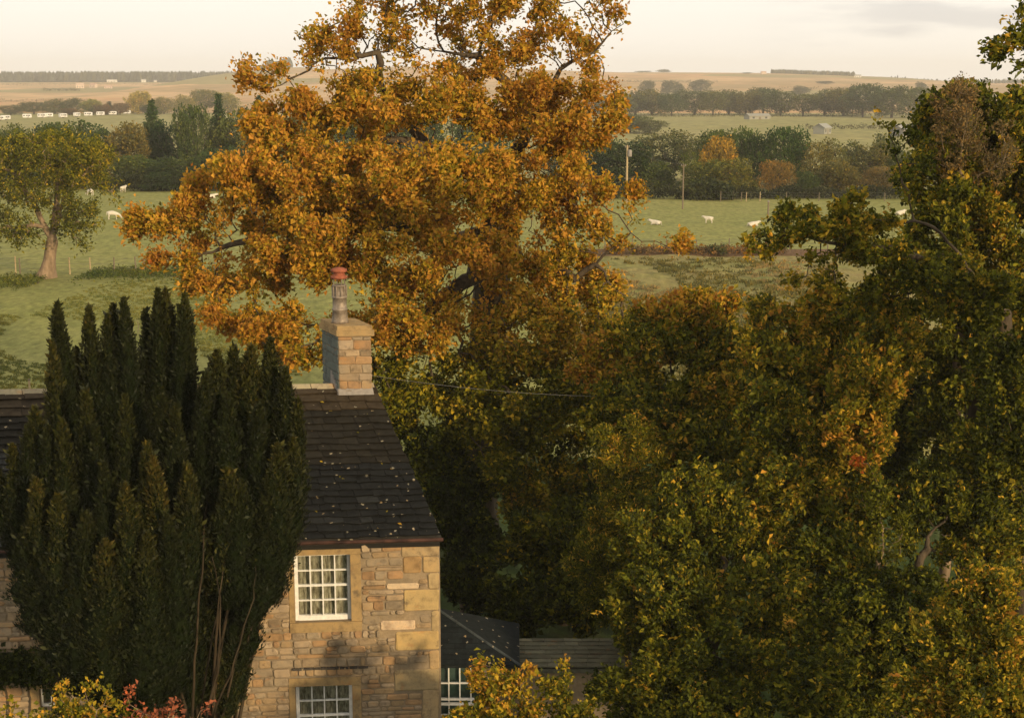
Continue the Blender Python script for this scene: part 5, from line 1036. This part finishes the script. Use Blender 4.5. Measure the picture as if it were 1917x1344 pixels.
wood('flat_topped_wood', 'dark strip of wood capping the flat right-hand hill', 1425, 1575, 2560, 2780, 420, 8, 2, (.05, .055, .03))
wood('far_right_wood', 'faint wood on the skyline at the right edge', 1640, 2100, 2500, 2800, 500, 8, 3, (.05, .055, .035))
# caravans
def caravan_mesh():
    e = bpy.data.objects.new('caravan', None); sh = MB(); prof = [(-1.15, .45), (1.15, .45), (1.22, 1.1), (1.2, 2.3), (.9, 2.62), (-.9, 2.62), (-1.2, 2.3), (-1.22, 1.1)]; k = len(prof); V = []
    for x, sc in ((-3.2, .86), (-2.95, 1), (2.95, 1), (3.2, .86)): V += [(x, y * sc, 1.5 + (z - 1.5) * sc) for y, z in prof]
    F = [(i + a * k, (i + 1) % k + a * k, (i + 1) % k + (a + 1) * k, i + (a + 1) * k) for a in range(3) for i in range(k)] + [tuple(range(k)), tuple(3 * k + i for i in range(k))[::-1]]
    parts = [sh.add(V, F).build('shell', M['van'], e)]; wn = MB()
    for x in (-2.1, -.2, 1.7):
        for sy in (-1, 1): parts.append(MB().box(x - .55, x + .55, sy * 1.225 - .02, sy * 1.225 + .02, 1.35, 2.05).build('window', M['windowdark'], e))
    parts.append(MB().box(.55, 1.1, -1.26, -1.215, .55, 2.2).build('door', M['lead'], e)); parts.append(MB().tube([(0, -1.05, .35), (0, 1.05, .35)], .34, 10).build('wheel', M['dark'], e)); return e, parts
van0, vparts = caravan_mesh(); first = True
VL = ['caravan at the far left end of the long white row', 'second caravan from the left edge in the close white row', 'caravan in the middle of the close white row', 'caravan at the right end of the close white row', 'caravan standing in the gap after the close white row', 'cream caravan at the left of the wide pair under the yellow-green tree', 'cream caravan at the right of the wide pair under the yellow-green tree', 'small caravan beneath the small brown far tree', 'bright white caravan left of the brownish far tree',
      'white caravan right under the brownish far tree', 'largest bright white caravan below the tall yellow tree', 'white caravan between the tall yellow tree and the pointed spruce', 'half hidden caravan touching the pointed spruce', 'caravan standing alone right of the pointed spruce']
for (x, y, rz), lab in zip([(6, 227, .1), (20, 226, 1.2), (32, 225, .2), (42, 224, .9), (81, 221, .3), (108, 220, .2), (120, 219, .5), (146, 220, 1.0), (171, 218, 1.3), (192, 217, .2), (214, 216, .15), (236, 215, .3), (262, 213, .1), (303, 211, .2)], VL):
    d = min(far_d(y + 1), 838)
    if first: o = link(van0); first = False
    else:
        o = link(van0.copy())
        for p in vparts: link(p.copy(), o)
    o.location = (gp(x, d), d, ground_z(0, d)); o.rotation_euler = (0, 0, rz); o.scale = (.66, .72, .8); tag(o, lab, 'caravan', 'white caravans in the park across the valley')
    for p in o.children:
        if p.name.startswith('shell'): p.color = (.62, .6, .56, 1)
# farm buildings
def farm(label, x, y, d, w, h, dep, wallc, roofc, rz=0, name='farm_building', cat='building'):
    if d > 1000: w, h, dep = w * .62, h * .55, dep * .7
    X = gp(x, d); z = hz(X, d) if d > 830 else ground_z(0, d); e = empty(name, (X, d, z), rz); tag(e, label, cat); rh = h * .55
    b_ = MB().box(-w / 2, w / 2, -dep / 2, dep / 2, -1, h); b_.add([(-w / 2, -dep / 2, h), (-w / 2, dep / 2, h), (-w / 2, 0, h + rh), (w / 2, -dep / 2, h), (w / 2, dep / 2, h), (w / 2, 0, h + rh)], [(0, 2, 1), (3, 4, 5)]).build('wall', M['barn'], e).color = (*wallc, 1)
    o = w / 2 + .3; q = dep / 2 + .3; dz = rh * .3 / (dep / 2)
    MB().add([(-o, -q, h - dz), (o, -q, h - dz), (o, 0, h + rh + .12), (-o, 0, h + rh + .12), (-o, q, h - dz), (o, q, h - dz), (-o, -q, h - dz + .15), (o, -q, h - dz + .15), (o, 0, h + rh + .27), (-o, 0, h + rh + .27), (-o, q, h - dz + .15), (o, q, h - dz + .15)],
             [(0, 3, 2, 1), (3, 4, 5, 2), (6, 7, 8, 9), (9, 8, 11, 10), (0, 1, 7, 6), (4, 10, 11, 5), (0, 6, 9, 3), (3, 9, 10, 4), (1, 2, 8, 7), (2, 5, 11, 8)]).build('roof', M['barn'], e).color = (*roofc, 1)
    for k in (-.3, .3):
        MB().box(w * k - w * .05, w * k + w * .05, -dep / 2 - .05, -dep / 2 + .02, h * .25, h * .75).build('window', M['windowdark'], e)
    MB().box(-w * .05, w * .05, -dep / 2 - .06, -dep / 2 + .02, -.2, h * .7).build('door', M['wood'], e); return e
pk = (.54, .41, .31); gy = (.35, .33, .3)
farm('larger pale pink farmhouse on the left hillside', 180, 165, 1950, 16, 8, 10, (.58, .45, .34), (.48, .34, .24), .2); farm('pink-walled barn beside the larger farmhouse on the left hill', 204, 164, 1980, 14, 7, 9, pk, (.42, .27, .2), -.3); farm('low pinkish shed right of the hill farm on the left', 231, 166, 1940, 16, 4, 8, pk, (.45, .3, .22), .1)
farm('long pale roofed barn under the left plantation', 238, 153, 2480, 26, 5, 10, (.6, .55, .48), (.62, .56, .48), 0); farm('small white cottage under the plantation further right', 295, 154, 2450, 12, 6, 8, (.7, .66, .58), gy, .2); farm('tiny pale hut beside the small cottage under the plantation', 316, 154, 2450, 8, 4, 7, (.6, .52, .44), gy, .3)
farm('pinkish skyline farm beside the rust tree on the orange hill', 1411, 148, 2480, 14, 5, 8, (.6, .45, .34), (.4, .25, .18), .2); farm('white cottage at the right foot of the flat-topped wood', 1581, 154, 2300, 16, 5, 9, (.75, .7, .62), gy, -.3); farm('pale barn in the middle of the far green field', 1402, 217, 690, 11, 1.6, 6, (.26, .25, .2), (.25, .24, .2), .3)
farm('grey metal-roofed barn rising behind the right belt', 1668, 254, 445, 6, 2.2, 6, (.24, .22, .19), (.27, .26, .24), .5); farm('small white gable roof above the brownish olive belt tree', 1521, 244, 470, 5, 2.0, 4, (.25, .25, .21), (.26, .26, .23), .9); farm('pale skyline cottage left of the ivy dome', 1757, 156, 2000, 10, 5, 8, (.75, .66, .55), gy, .4)
